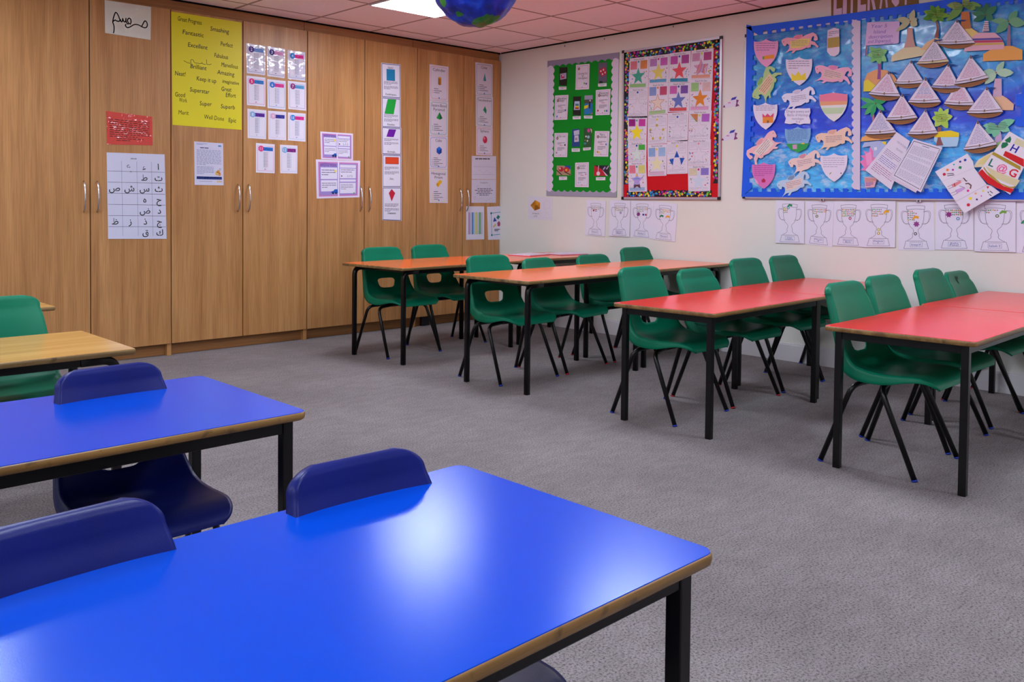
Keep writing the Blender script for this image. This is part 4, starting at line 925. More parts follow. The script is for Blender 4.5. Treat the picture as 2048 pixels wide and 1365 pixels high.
for i, (z, q, c1, c2, st, rb, lab, sd) in enumerate(STARS):
    t = Flat('star_worksheet', 'w', zq(*z, *q), '#d8d0e0', 'star worksheet: '+lab, 'worksheet', 'star worksheets on the red board', off=.0075+.0006*(i % 4))
    p = t.part('heading'); p.text('Reach the Star', .50, .055, .012, '#3c3848'); p.done()
    p = t.part('coloured_boxes')
    for u0, c_ in ((.06, c1), (.58, c2)):
        p.nx()
        if c_ and c_ != 'tri': p.rect(u0, .11, u0+.34, .38, c_)
        elif c_ == 'tri': p.P([(u0, .11), (u0+.34, .11), (u0+.34, .38)], '#d08050').P([(u0, .11), (u0+.34, .38), (u0+.28, .38)], '#60a050', .0002)
        p.frame(u0, .11, u0+.34, .38, .0014, '#9a94a8')
        p.script(u0+.04, .15, u0+.31, .34, 4, '#8a84a0' if not c_ else '#6a5c78', .14, sd, words=3)
    p.nx()
    if rb: p.rect(.06, .86, .88, .97, rb)
    p.frame(.06, .86, .88, .97, .0012, '#9a94a8'); p.script(.10, .885, .84, .95, 2, '#7a748c', .2, i, words=6); p.done()
    p = t.part('drawn_star'); sr = .38*t.W; su = .95
    if st == 'stripe':
        p.star(.47, .62, sr, '#c890b0', su=su)
        for k in range(7): p.P([(.24+k*.075, .80), (.27+k*.075, .80), (.42+k*.06, .50), (.39+k*.06, .50)], ('#c05070', '#d08850', '#b060b0', '#90b0d0')[k % 4], .0003)
    elif st == 'outline': p.star(.48, .62, sr, '#c87040', su=su); p.star(.48, .62, sr*.88, '#e0ccc0', up=.0002, su=su)
    elif st == 'blue3':
        p.P([(.48, .30), (.60, .50), (.36, .50)], '#1450b8').P([(.10, .55), (.34, .53), (.28, .74)], '#1450b8').P([(.86, .53), (.62, .52), (.70, .74)], '#1450b8')
    elif st == 'rain':
        p.star(.47, .62, sr, '#a898d8', su=su); p.P([(.32, .76), (.62, .76), (.66, .90), (.47, .82), (.28, .90)], '#5c3848', .0003); p.rect(.3, .54, .64, .58, '#6a90d8', .0003); p.P([(.40, .48), (.54, .48), (.47, .36)], '#e0b060', .0003)
    elif st: p.star(.48, .62, sr, st, su=su)
    if st in (None,) or (isinstance(st, str) and st in ('#cfe0dc', 'blue3')):
        c_ = t.uv(.48, .62); ring = []
        for k in range(10):
            a_ = math.pi/2+math.pi*k/5; rr = sr*(1 if k % 2 == 0 else .45); ring.append((c_[0]+rr*math.cos(a_)*su, c_[1]+rr*math.sin(a_)))
        p.line(ring, .0014, '#9a94ac', uv=False, close=True)
    if sd == 2:
        for u, v in ((.48, .36), (.14, .50), (.80, .52), (.28, .80), (.66, .80)): p.disc(u, v, .011, '#d8b838', 6)
    wc = ('#3c9a98', '#c02880', '#2858b8', '#c8d040', '#1440a8', '#d88040', '#2c58a0', '#d890a0')[i % 8]
    p.disc(.48, .16 if z is ZS2 else .14, .009, wc if i not in (9, 13, 14) else '#e0c828', 7, .0004); p.done()
    p = t.part('confetti_spots'); rnd = random.Random(i)
    for k in range(14):
        u = rnd.choice((rnd.uniform(.05, .22), rnd.uniform(.76, .94))); p.disc(u, rnd.uniform(.46, .84), rnd.uniform(.002, .006), rnd.choice(('#c04060', '#5aa060', '#4870b8', '#c8a040', '#8a84a0', '#a8a2b8', '#b0aac0')), 6)
    p.done()
# rocket stickers beside the red board
for c_, lab in (((1462, 206), 'small paper rocket on the wall beside the red board, upper of two'), ((1459, 272), 'small paper rocket on the wall beside the red board, lower of two')):
    x, y = c_; o = [(-17, 10), (-14, 3), (-3, -4), (2, -11), (13, -14), (11, -8), (17, -6), (15, 1), (18, 6), (10, 9), (4, 7), (-9, 11)]
    t = Flat('paper_rocket', 'w', [(x+a*.95, y+b*.95) for a, b in o], '#d6cce0', lab, 'sticker', 'paper rockets beside the red board')
    p = t.part('fins'); p.X([(x-16, y+9), (x-13, y+4), (x-11, y+9)], '#6a1c48').nx().X([(x, y-5), (x+2, y-10), (x+12, y-13), (x+9, y-7)], '#3c38a8').nx().X([(x+11, y-7), (x+16, y-5.5), (x+13, y+1), (x+17, y+5.5), (x+9, y+8), (x+11, y)], '#7c3870'); p.done()
    p = t.part('printed_text'); p.script(.32, .5, .62, .62, 1, '#c85a98', .6, 1, words=2); p.done()

# ------------------------------------------------------------------ trophy sheets
ZT1, ZT2 = (1030, 370, .2588), (1500, 380, .26758)
STK = ['#c86a5a', '#5aa06a', '#d8a840', '#8a86a0', '#70a050']
def trophy(z, q, name, nick, stickers, extras, lab):
    t = Flat('trophy_sheet', 'w', zq(*z, *q), '#dad8ea', lab, 'worksheet', 'trophy sheets under the boards', off=.0006+.0028*(nick % 3))
    p = t.part('trophy_outline'); lc = '#6a6678'; w_ = .0022
    cup = bez([(.26, .16), (.27, .35), (.27, .50), (.42, .56), (.47, .60), (.40, .66), (.40, .68), (.44, .72), (.40, .76), (.26, .80)], 5)
    p.line(cup, w_, lc); p.line([(1-u, v) for u, v in cup], w_, lc)
    p.line(bez([(.24, .09), (.4, .07), (.6, .07), (.76, .09)], 4)+[(.75, .16)]+bez([(.75, .16), (.6, .14), (.4, .14), (.25, .16)], 4), w_, lc, close=True)
    for s_ in (0, 1):
        f = (lambda u: u) if s_ == 0 else (lambda u: 1-u)
        for k in (0, .03): p.line([(f(u+k), v+k*.5) for u, v in bez([(.26, .20), (.10, .16), (.06, .20), (.10, .34), (.14, .46), (.22, .46), (.31, .44)], 5)], w_*.8, lc)
    p.line([(.22, .81), (.78, .81), (.84, .97), (.16, .97)], w_, lc, close=True); p.frame(.34, .84, .67, .93, .0014, lc); p.done()
    p = t.part('name_writing'); ns = name.split('|')
    for i, s_ in enumerate(ns): p.text(s_, .50, .885+(0 if len(ns) == 1 else (-.018+.036*i)), .013 if len(ns) == 1 else .010, '#24409a', width=min(.28, .045*len(s_))*t.W)
    p.done(); p = t.part('stickers')
    rnd = random.Random(nick)
    for r_, n in enumerate(stickers):
        for k in range(n): p.disc(.30+.052*k+rnd.uniform(-.006, .006), .19+r_*.045+rnd.uniform(-.006, .006), .0042, rnd.choice(STK), 6)
    for u, v, kind, c_ in extras:
        p.nx()
        if kind == 'd': p.disc(u, v, .010, c_, 9, .0003); p.disc(u, v, .005, '#d8d4dc', 8, .0005)
        if kind == 's': p.star(u, v, .020, c_, 7, .6, .0003)
        if kind == 'b': p.P([(u-.09, v+.02), (u-.02, v-.035), (u+.09, v-.02), (u+.08, v+.03), (u, v+.015), (u-.07, v+.045)], c_, .0003)
        if kind == 'q': p.rect(u-.04, v-.025, u+.04, v+.025, c_, .0003)
    p.done()
L_ = 'white trophy sheet named '
trophy(ZT1, ((555, 118), (705, 125), (697, 400), (543, 388)), 'Haseena R', 1, (9, 8), ((.40, .28, 'q', '#a03048'), (.52, .28, 'd', '#8a70b0')), 'white trophy sheet standing alone, leftmost below the red board')
trophy(ZT1, ((738, 118), (896, 122), (888, 402), (730, 395)), 'Mariam|Bajri', 2, (9, 8, 8), ((.55, .34, 'd', '#6a4098'),), 'white trophy sheet under the red board with one round purple sticker')
trophy(ZT1, ((900, 124), (1075, 126), (1063, 416), (893, 402)), 'Mardiya S', 3, (9, 9, 6), ((.34, .36, 's', '#7a3078'), (.56, .37, 'q', '#3c3c98'), (.67, .37, 'q', '#a84068')), 'white trophy sheet under the red board with purple star and flag stickers')
trophy(ZT1, ((1078, 128), (1257, 148), (1240, 440), (1062, 420)), 'Maryam', 4, (9, 9, 4), ((.36, .36, 'b', '#2a7a58'), (.62, .36, 'b', '#e0a030')), 'white tilted trophy sheet with green and orange word stickers, right of the four')
trophy(ZT2, ((197, 78), (410, 84), (408, 402), (195, 396)), 'Haya|Hayra', 5, (3, 3, 3), ((.50, .11, 'b', '#2a8a60'), (.45, .17, 'd', '#30a0b0'), (.31, .20, 'd', '#c0c050')), 'white trophy sheet with a teal sticker in the cup rim, leftmost under the sea board')
trophy(ZT2, ((415, 84), (630, 88), (614, 428), (413, 402)), 'Maryam|F', 6, (9, 9, 3), ((.42, .34, 'd', '#5a7a40'),), 'white trophy sheet with one small green badge, second under the sea board')
trophy(ZT2, ((632, 86), (850, 84), (852, 428), (620, 416)), 'Humayra|Bint', 7, (9, 9, 9, 8), ((.56, .38, 'd', '#b04870'),), 'white trophy sheet with four full rows of dots, third under the sea board')
trophy(ZT2, ((852, 80), (1092, 84), (1088, 430), (840, 428)), 'Khadeeja|K', 8, (6, 6, 9, 4), ((.72, .23, 'b', '#e0a828'), (.5, .62, 'd', '#b8b840'), (.5, .70, 'd', '#c0a830')), 'white glossy trophy sheet with a yellow ribbon sticker and two badges on its stem')
trophy(ZT2, ((1108, 92), (1372, 88), (1380, 452), (1108, 450)), 'Areeqa W', 9, (3, 5, 4, 5, 4), ((.5, .32, 'b', '#e0a020'), (.52, .46, 's', '#8a3a88'), (.49, .66, 'd', '#4a4a58')), 'white trophy sheet with a purple starburst in the cup, directly left of the widest gap')
trophy(ZT2, ((1390, 80), (1672, 86), (1672, 450), (1388, 446)), 'Aisha|Patel', 10, (9, 9, 9), ((.36, .28, 's', '#8a2a80'), (.6, .36, 'd', '#4a90c0')), 'white trophy sheet partly hidden under the drawing booklet')
trophy(ZT2, ((1684, 76), (1988, 84), (1988, 466), (1680, 460)), 'Sabah S', 11, (6, 2), ((.70, .22, 'b', '#70a040'), (.56, .30, 'd', '#5a6a30')), L_+'Sabah S, right of the drawing booklet')
trophy(ZT2, ((1995, 80), (2290, 84), (2290, 480), (1990, 474)), 'Zara', 12, (4, 3), ((.2, .4, 'b', '#2a8a60'),), 'white trophy sheet cut by the right edge of the photo')

# ------------------------------------------------------------------ sea board
Zb = lambda x, y: on_w(x, y)
def seamat():
    m = bpy.data.materials.new('printed_sea'); m.use_nodes = True; N, L, b = nodes(m)
    tc = N.new('ShaderNodeTexCoord'); mp = N.new('ShaderNodeMapping'); mp.inputs['Scale'].default_value = (1, 1.0, 2.6); L.new(tc.outputs['Object'], mp.inputs[0])
    n = N.new('ShaderNodeTexNoise'); n.inputs['Scale'].default_value = 5.5; n.inputs['Detail'].default_value = 8; n.inputs['Roughness'].default_value = .62; n.inputs['Distortion'].default_value = 1.2; L.new(mp.outputs[0], n.inputs['Vector'])
    sp = N.new('ShaderNodeSeparateXYZ'); L.new(tc.outputs['Object'], sp.inputs[0])
    # the print repeats: pale surf low down, deep blue in the middle, teal swell above
    mr = N.new('ShaderNodeMapRange'); mr.inputs['From Min'].default_value = -.50; mr.inputs['From Max'].default_value = .50; L.new(sp.outputs[2], mr.inputs[0])
    band = ramp(N, [(0, '#48b0ec'), (.26, '#38a4ea'), (.38, '#0a44dc'), (.5, '#0834cc'), (.60, '#0a70d0'), (.8, '#0c90cc'), (1, '#0c84c4')]); L.new(mr.outputs[0], band.inputs[0])
    dk = ramp(N, [(.38, (.35, .55, .9, 1)), (.52, (1, 1, 1, 1)), (.62, (1.3, 1.35, 1.2, 1))]); L.new(n.outputs['Fac'], dk.inputs[0])
    mx = N.new('ShaderNodeMix'); mx.data_type = 'RGBA'; mx.blend_type = 'MULTIPLY'; mx.inputs[0].default_value = 1; L.new(band.outputs[0], mx.inputs[6]); L.new(dk.outputs[0], mx.inputs[7])
    surf = ramp(N, [(.50, (0, 0, 0, 1)), (.64, (1, 1, 1, 1))]); n2 = N.new('ShaderNodeTexNoise'); n2.inputs['Scale'].default_value = 13; n2.inputs['Detail'].default_value = 8; n2.inputs['Roughness'].default_value = .7
    mp2 = N.new('ShaderNodeMapping'); mp2.inputs['Scale'].default_value = (1, 1, 1.9); L.new(tc.outputs['Object'], mp2.inputs[0]); L.new(mp2.outputs[0], n2.inputs['Vector']); L.new(n2.outputs['Fac'], surf.inputs[0])
    sm = ramp(N, [(0, (.85, .85, .85, 1)), (.30, (.7, .7, .7, 1)), (.38, (0, 0, 0, 1)), (.62, (0, 0, 0, 1)), (.8, (.25, .25, .25, 1))]); L.new(mr.outputs[0], sm.inputs[0])
    mu = N.new('ShaderNodeMath'); mu.operation = 'MULTIPLY'; L.new(surf.outputs[0], mu.inputs[0]); L.new(sm.outputs[0], mu.inputs[1])
    m2 = N.new('ShaderNodeMix'); m2.data_type = 'RGBA'; L.new(mu.outputs[0], m2.inputs[0]); L.new(mx.outputs[2], m2.inputs[6]); m2.inputs[7].default_value = lin('#b8cde8')
    L.new(m2.outputs[2], b.inputs['Base Color']); b.inputs['Roughness'].default_value = .3; b.inputs['Coat Weight'].default_value = .5; b.inputs['Coat Roughness'].default_value = .12
    n3 = N.new('ShaderNodeTexNoise'); n3.inputs['Scale'].default_value = 7; n3.inputs['Detail'].default_value = 1.5; L.new(tc.outputs['Object'], n3.inputs['Vector'])
    bp = N.new('ShaderNodeBump'); bp.inputs['Strength'].default_value = .6; bp.inputs['Distance'].default_value = .03; L.new(n3.outputs['Fac'], bp.inputs['Height']); L.new(bp.outputs[0], b.inputs['Coat Normal'])
    return m
RE = (2110, -8, 2112, 402)                # right end of the board, out of the frame
board = Flat('display_board', 'w', [(1493, 70), (RE[0], RE[1]-15), (RE[2], 403), (1488, 397)], '', 'large blue sea display board covered with paper boats, dragons and islands', 'display board', kind_mat=seamat(), th=.012)
frame_bars(board, .016, .006)
p = board.part('notched_border', 22); BL = M['notch'] = noisy('blue_corrugated_border', [(.3, '#0452dc'), (.7, '#065cec')], 8, .5, .4)
def teeth(a, b, n, depth, first=0):       # square notches along a px line a-b, depth px vector
    out = []
    for k in range(n*2):
        q0, q1 = k/(n*2), (k+1)/(n*2); d = 1 if (k+first) % 2 else 0
        for q in (q0, q1): out.append((a[0]+(b[0]-a[0])*q+depth[0]*d, a[1]+(b[1]-a[1])*q+depth[1]*d))
    return out
p.X([(1494, 55), (1760, 20), (RE[0], -31)]+teeth((RE[0], -8), (1520, 64), 33, (0, 7)), BL)
p.nx().X([(1496, 50), (1505, 52), (1507, 60)]+teeth((1510, 70), (1501, 376), 15, (6, 0))+[(1486, 394), (1493, 240), (1496, 60)], BL)
p.nx().X([(1486, 394), (2112, 400)]+teeth((2112, 378), (1500, 377), 34, (0, 7)), BL)
p.nx().X([(2075, -20), (2112, -24), (2112, 398), (2072, 398)]+teeth((2068, 380), (2072, -5), 15, (-7, 0)), BL)
p.X([(2048, 170), (2075, 165), (2075, 250), (2040, 254), (2032, 250), (2032, 235), (2044, 233), (2044, 214), (2034, 212), (2034, 190), (2046, 188)], BL)
p.done(label='blue corrugated border with square notches')
p = board.part('divider_strip', 26); p.X([(1707, 40), (1724, 43), (1723, 380), (1712, 379)]+[(1712-1.0-5*abs(math.sin(math.pi*k/4*1.0)), 379-338*k/88) for k in range(1, 88)], '#ccc4dc'); p.done(label='white scalloped strip between the two halves')
BO = .0012+.012+.0135
cnt = [0]
def cut(name, px_, colour, label, cat, group, layer=0, quad=None, km=None):
    cnt[0] += 1
    return Flat(name, 'w', px_, colour, label, cat, group, off=BO+layer*.0026+(cnt[0] % 3)*.0003, th=.0009, quad=quad, kind_mat=km)
Z7 = (1700, 0, .2929); Z6 = (1480, 0, .2929)

# shields
SH = [(0, .08)]+[(0+.10*q*0, .08) for q in ()]+bez([(0, .08), (.18, .14), (.38, .08), (.5, 0), (.62, .08), (.82, .12), (1, .06)], 5)+bez([(1, .06), (1.03, .30), (1.02, .72), (.52, 1), (.02, .76), (-.03, .32), (0, .08)], 7)[1:-1]
G_SH, G_DR, G_BO, G_IS = 'paper shields on the sea board', 'paper dragons on the sea board', 'paper sailing boats on the sea board', 'paper palm islands on the sea board'
def shield(x0, y0, x1, y1, col, lab, txt='#6a5a80', tl=(.14, .46), deco=()):
    q = [(x0, y0), (x1, y0), (x1, y1), (x0, y1)]
    t = cut('paper_shield', [(x0+(x1-x0)*u, y0+(y1-y0)*v) for u, v in SH], col, lab, 'cut-out', G_SH, quad=q)
    p = t.part('handwriting'); n = int((tl[1]-tl[0])/.07); p.script(.10, tl[0], .90, tl[1], n, txt, .22, int(x0), words=6); p.done()
    if deco:
        p = t.part('drawing', 3)
        for i, (pts, c_) in enumerate(deco): p.P(pts, c_, .0002*i)
        p.done()
    return t
crown = lambda c_: [([(.22, .84), (.22, .56), (.36, .66), (.48, .50), (.60, .66), (.76, .54), (.78, .80)], c_)]
shield(1512, 79, 1560, 136, '#dc98c4', 'pink paper shield with an orange scroll, top left of the sea board', deco=[([(.40, .60), (.84, .54), (.84, .68), (.42, .72)], '#e0902c'), ([(.36, .62), (.44, .61), (.44, .71), (.37, .72)], '#5a9a5a')])
shield(1576, 115, 1628, 172, '#dcd2e6', 'white paper shield with a yellow crown', deco=crown('#e0cc3c'))
shield(1643, 185, 1698.5, 244, '#dcdadc', 'paper shield coloured pink, orange and green in bands', '#8a4a68', (.10, .42), [([(.0, .10), (.5, .02), (1, .08), (1, .30), (0, .32)], '#e07c98'), ([(.0, .32), (1, .30), (.98, .42), (.02, .46)], '#e0a078'), ([(.06, .54), (.92, .52), (.80, .72), (.2, .74)], '#b8d0a8')])
shield(1511, 206, 1558.5, 260, '#dcd4e8', 'white paper shield with an orange and red castle', tl=(.12, .34), deco=[([(.40, .76), (.40, .54), (.84, .52), (.84, .74)], '#e08830'), ([(.39, .54), (.39, .40), (.50, .50), (.60, .40), (.72, .50), (.86, .38), (.85, .53)], '#d8486c'), ([(.58, .76), (.58, .66), (.66, .66), (.66, .75)], '#7a5a40')])
shield(1574, 254, 1625, 306, '#78a8d8', 'paper shield with a blue sky and green ground', '#2c4c8c', (.12, .58), [([(.04, .66), (.96, .64), (.82, .86), (.52, .99), (.2, .86)], '#2c9c4c'), ([(.30, .70), (.48, .68), (.48, .86), (.32, .86)], '#c890b8'), ([(.62, .66), (.74, .60), (.78, .68)], '#e0b830')])
shield(1508, 325, 1554, 378, '#d070b8', 'bright pink paper shield scribbled with purple, bottom left', '#8a2c88', (.12, .56), [([(.42, .68), (.52, .60), (.60, .68), (.58, .76), (.44, .76)], '#b02048'), ([(.1, .60), (.24, .70), (.3, .84), (.18, .78)], '#e0a8c8')])
shield(1645, 307, 1698, 364, '#dcd4e8', 'white paper shield with faint writing and a black pin, bottom right of the left half', '#9a90b0', (.16, .54), [([(.34, .72), (.40, .66), (.42, .68), (.36, .75)], '#8a9a40'), (blob(.78, .70, .022, .022, 8), '#18141c')])
t = cut('paper_shield', [(1659, 62), (1672, 57), (1682, 59), (1683, 103), (1681, 109), (1673, 114), (1664, 112), (1658, 104)], '#d8c8dc', 'narrow curled paper shield with a gold band, top right of the left half', 'cut-out', G_SH)
p = t.part('gold_band'); p.rect(.04, .33, .98, .68, '#a8924c'); p.done(); p = t.part('handwriting'); p.script(.1, .12, .9, .30, 3, '#5a5068', .3, 1, words=3); p.done()

# dragons: one outline, placed, turned or mirrored for each
DR = [(260, 380), (300, 352), (350, 340), (440, 347), (450, 320), (500, 300), (580, 300), (575, 335), (640, 300), (730, 270), (780, 300), (800, 350), (803, 392), (760, 408), (742, 385), (752, 345), (740, 325), (715, 350), (702, 405), (755, 425), (812, 500), (790, 522), (758, 482), (700, 463), (692, 505), (650, 520), (635, 508), (560, 545), (470, 555), (430, 596), (398, 590), (430, 555), (385, 553), (300, 595), (345, 555), (375, 510), (375, 460), (340, 435), (322, 475), (290, 470), (264, 415)]
DR = [((x-260)/552, (y-270)/326) for x, y in DR]
def dragon(cx, cy, w_, h_, rot, flip, col, wing, lab, body=None, txt='#7a6a8c'):
    ca, sa = math.cos(R(rot)), math.sin(R(rot))
    def g(u, v):
        x = (u-.5)*w_*(-1 if flip else 1); y = (v-.5)*h_; return (cx+x*ca-y*sa, cy+x*sa+y*ca)
    pts = [g(u, v) for u, v in DR]
    quad = [g(0, 0), g(1, 0), g(1, 1), g(0, 1)]
    if flip: quad = [quad[1], quad[0], quad[3], quad[2]]
    t = cut('paper_dragon', pts, col, lab, 'cut-out', G_DR, quad=quad)
    f = (lambda u: 1-u) if flip else (lambda u: u)
    p = t.part('body_patch'); B = [(.24, .40), (.5, .30), (.78, .30), (.74, .60), (.5, .74), (.26, .74)]
    if body: p.P([(f(u), v) for u, v in B], body)
    p.P([(f(u), v) for u, v in [(.35, .18), (.44, .10), (.57, .10), (.56, .22), (.48, .30), (.36, .26)]], wing)
    p.disc(f(.06), .42, .003, '#1a1420', 6, .0003); p.done()
    p = t.part('handwriting'); p.script(min(f(.28), f(.72)), .38, max(f(.28), f(.72)), .70, 4, txt, .25, int(cx), words=5); p.done()
dragon(1604, 87, 74, 40, -2, False, '#e0a0b0', '#d87c98', 'pink paper dragon with a yellow middle, top row', '#e0cc70')
dragon(1537, 170, 74, 44, -52, False, '#a8c888', '#7cb068', 'green paper dragon diving head down at the left edge', '#dcc0a0', '#7a5a48')
dragon(1670, 150, 76, 44, 14, False, '#e0a4c0', '#d880ac', 'rose pink paper dragon, right of the crowned shield', '#d8b8b0')
dragon(1602, 197, 68, 42, -6, False, '#dcd8ee', '#c8c0dc', 'white paper dragon above the title card')
dragon(1532, 295, 76, 44, -50, True, '#e4b4bc', '#d898a8', 'pale pink paper dragon rearing, with red spots', '#e0d4cc')
dragon(1672, 278, 74, 44, -3, False, '#e4c4b0', '#d8a898', 'peach paper dragon above the lowest white shield')
dragon(1614, 325, 66, 42, -10, False, '#e4c8c4', '#c88c9c', 'cream paper dragon beside the lowest white shield')
dragon(1592, 368, 68, 42, -12, False, '#b4cce4', '#7a90b0', 'pale blue paper dragon at the bottom border', '#dcc8c4')
t = cut('title_card', [(1574, 222), (1580, 218), (1590, 219), (1600, 217), (1612, 218), (1624, 217), (1625, 226), (1622, 233), (1625, 242), (1624, 248), (1612, 248), (1604, 250), (1594, 247), (1584, 249), (1573, 247), (1576, 238), (1573, 230)], '#dcd8ee', 'white wavy title card reading Dragon poetry and Battle of Hastings monologue', 'sign', None, quad=[(1573, 217), (1625, 217), (1625, 249), (1573, 249)])
p = t.part('handwriting')
for s_, v, w_ in (('Dragon poetry and', .20, .86), ('Battle of Hastings', .43, .80), ('monologue', .65, .45), ('Yr 4', .86, .16)): p.text(s_, .52, v, .017, '#4a4270', width=w_*t.W, thin=-.008)
p.done()
t = cut('title_card', zq(*Z7, (130, 157), (352, 150), (345, 295), (330, 303), (115, 315)), '#ccb0dc', 'lilac sign on a post reading Year 5 Island description and Shipwreck stories', 'sign', None, quad=zq(*Z7, (130, 157), (350, 150), (335, 303), (115, 315)))
p = t.part('handwriting')
for s_, u, v, w_ in (('Year 5', .38, .17, .50), ('Island', .42, .42, .36), ('description', .46, .63, .74), ('and Shipwreck', .44, .83, .72), ('stories', .74, .95, .26)): p.text(s_, u, v, .022 if s_ != 'stories' else .012, '#5a4ab0', width=w_*t.W, shear=.15, thin=-.006)
p.done(); p = t.part('post'); p.X(zq(*Z7, (123, 315), (131, 314), (124, 386), (117, 386)), '#a04a60'); p.done()

# palm islands
def leafy(p, cx, cy, leaves, col, z=Z7, dark=None):
    for i, (ang, ln, wd) in enumerate(leaves):
        ca, sa = math.cos(R(ang)), -math.sin(R(ang)); pts = []
        for q, k in ((0, .15), (.25, .8), (.5, 1), (.8, .6), (1, 0), (.8, -.6), (.5, -1), (.25, -.8), (0, -.15)):
            x = q*ln; y = k*wd/2; pts.append((cx+x*ca-y*sa, cy+x*sa+y*ca))
        p.X([(z[0]+a*z[2], z[1]+b*z[2]) for a, b in pts], col if not dark or i % 2 == 0 else dark, .00012*i)
def palm(lab, sand, sandc, trunk, trunkc, cx, cy, leaves, leafc, dark=None, extra=(), layer=0, writing=None):
    t = cut('paper_island', zq(*Z7, *sand), sandc, lab, 'cut-out', G_IS, layer=layer)
    p = t.part('trunk', 1); p.X(zq(*Z7, *trunk), trunkc); p.done()
    if extra:
        p = t.part('colouring', 2)
        for i, (pts, c_) in enumerate(extra): p.X(zq(*Z7, *pts), c_, .0001*i)
        p.done()
    p = t.part('palm_leaves', 3); leafy(p, cx, cy, leaves, leafc, dark=dark); p.disc(*_uv(t, cx, cy), .004, '#8a3020', 7, .002); p.done()
    if writing:
        p = t.part('handwriting', 8)
        for k in range(5):
            y = cy-22+k*11; p.line([on_w(*q) for q in zq(*Z7, (cx-writing+k*3, y+3), (cx+writing-abs(k-2)*8, y-5))], .0022, '#2c3a30', uv=False)
        p.done()
    return t
def _uv(t, x, y):
    a = on_w(Z7[0]+x*Z7[2], Z7[1]+y*Z7[2]); q = t.q; return ((a[0]-q[0][0])/(q[1][0]-q[0][0]), (q[0][1]-a[1])/(q[0][1]-q[3][1]))
palm('pale sand paper island with a pale olive palm beside the Year 5 sign', ((293, 425), (297, 385), (385, 325), (430, 318), (475, 322), (540, 352), (505, 385)), '#d0c8a0', ((403, 195), (438, 195), (446, 270), (460, 325), (380, 330), (400, 270)), '#c49a90', 425, 150, [(72, 85, 40), (170, 95, 45), (215, 120, 36), (330, 55, 55), (20, 50, 40)], '#b0b890')
palm('paper island with a fan shaped olive green palm near the board top', ((490, 345), (540, 290), (600, 262), (640, 275), (600, 350)), '#dcb888', ((598, 150), (608, 150), (618, 200), (616, 262), (588, 262), (605, 200)), '#8a5448', 600, 105, [(35, 75, 45), (75, 65, 42), (120, 75, 42), (165, 90, 40), (200, 95, 42), (250, 55, 45), (320, 70, 42), (355, 95, 40)], '#4c8c1c', '#6ca030', writing=60)
palm('paper island with a broad orange trunk and four large green leaves, topmost', ((760, 290), (775, 195), (830, 190), (885, 225), (880, 270), (830, 300)), '#d8c070', ((772, 85), (825, 85), (838, 200), (770, 205)), '#b8703c', 785, 45, [(0, 125, 62), (178, 115, 52), (222, 155, 55), (60, 75, 50)], '#6c9c4c', '#88a45c', writing=70)
palm('orange paper island with three grey green leaves, right edge of the photo', ((918, 422), (922, 372), (970, 345), (1060, 318), (1120, 318), (1188, 345), (1188, 412)), '#dc9c4c', ((1088, 175), (1104, 175), (1108, 318), (1083, 318)), '#8c6c84', 1095, 150, [(50, 95, 52), (178, 120, 42), (222, 120, 60), (352, 115, 70)], '#5c9c74', '#6ca47c')
palm('pink striped paper island with a dark green palm and banded trunk', ((790, 355), (800, 310), (835, 265), (885, 228), (1000, 228), (1040, 262), (1065, 305), (1060, 340)), '#d4a4b4', ((930, 150), (956, 150), (962, 220), (915, 222)), '#d8ccd4', 938, 110, [(85, 85, 55), (40, 100, 50), (140, 95, 50), (170, 95, 45), (205, 95, 40), (330, 60, 50)], '#2c6c50', '#3c7c58',
     extra=[(((845, 268), (1035, 262), (1048, 276), (835, 282)), '#5c4c98'), (((833, 284), (1050, 278), (1058, 292), (822, 298)), '#b83c5c'), (((822, 300), (1058, 296), (1062, 308), (812, 316)), '#c8a458')]+[(((928-k*1.5, 158+k*14), (958+k*.8, 158+k*14), (958+k*.8, 163+k*14), (928-k*1.5, 163+k*14)), '#5c2c30') for k in range(5)])
palm('orange and yellow paper island with a purple trunk at the left of the boats', ((105, 628), (107, 560), (130, 505), (190, 478), (260, 482), (310, 515), (330, 545), (335, 600)), '#d89c68', ((202, 430), (228, 425), (224, 480), (222, 545), (198, 545), (204, 480)), '#8c4c90', 205, 375, [(80, 48, 50), (25, 70, 45), (140, 75, 42), (185, 75, 40), (225, 75, 42), (320, 75, 48), (280, 70, 44)], '#78bc70', '#88c880',
     extra=[(((105, 628), (107, 560), (135, 545), (165, 570), (190, 590), (330, 600), (335, 620), (180, 626)), '#d8cc3c')], writing=45)
palm('peach paper island with a jagged green palm at the left edge of the right half', ((84, 968), (95, 940), (150, 915), (240, 940), (330, 940), (250, 955)), '#e4a860', ((165, 760), (178, 760), (180, 905), (165, 910)), '#b07088', 190, 710, [(20, 80, 34), (160, 115, 34), (195, 110, 36), (225, 110, 40), (250, 100, 34), (320, 80, 34), (80, 40, 40)], '#2c9c60', '#48ac68')
palm('yellow and blue paper island with a lime green palm below the boats', ((590, 905), (700, 893), (757, 910), (755, 950), (742, 1003), (620, 1005), (585, 960)), '#a8cce8', ((610, 870), (636, 870), (632, 950), (650, 995), (598, 998), (610, 950)), '#8c5454', 640, 810, [(100, 75, 44), (55, 80, 40), (140, 70, 38), (10, 75, 48), (180, 70, 46), (230, 75, 50), (300, 80, 50)], '#a4cc50', '#b0d060',
     extra=[(((590, 905), (700, 893), (757, 910), (756, 938), (588, 940)), '#e4cc20')], writing=45)
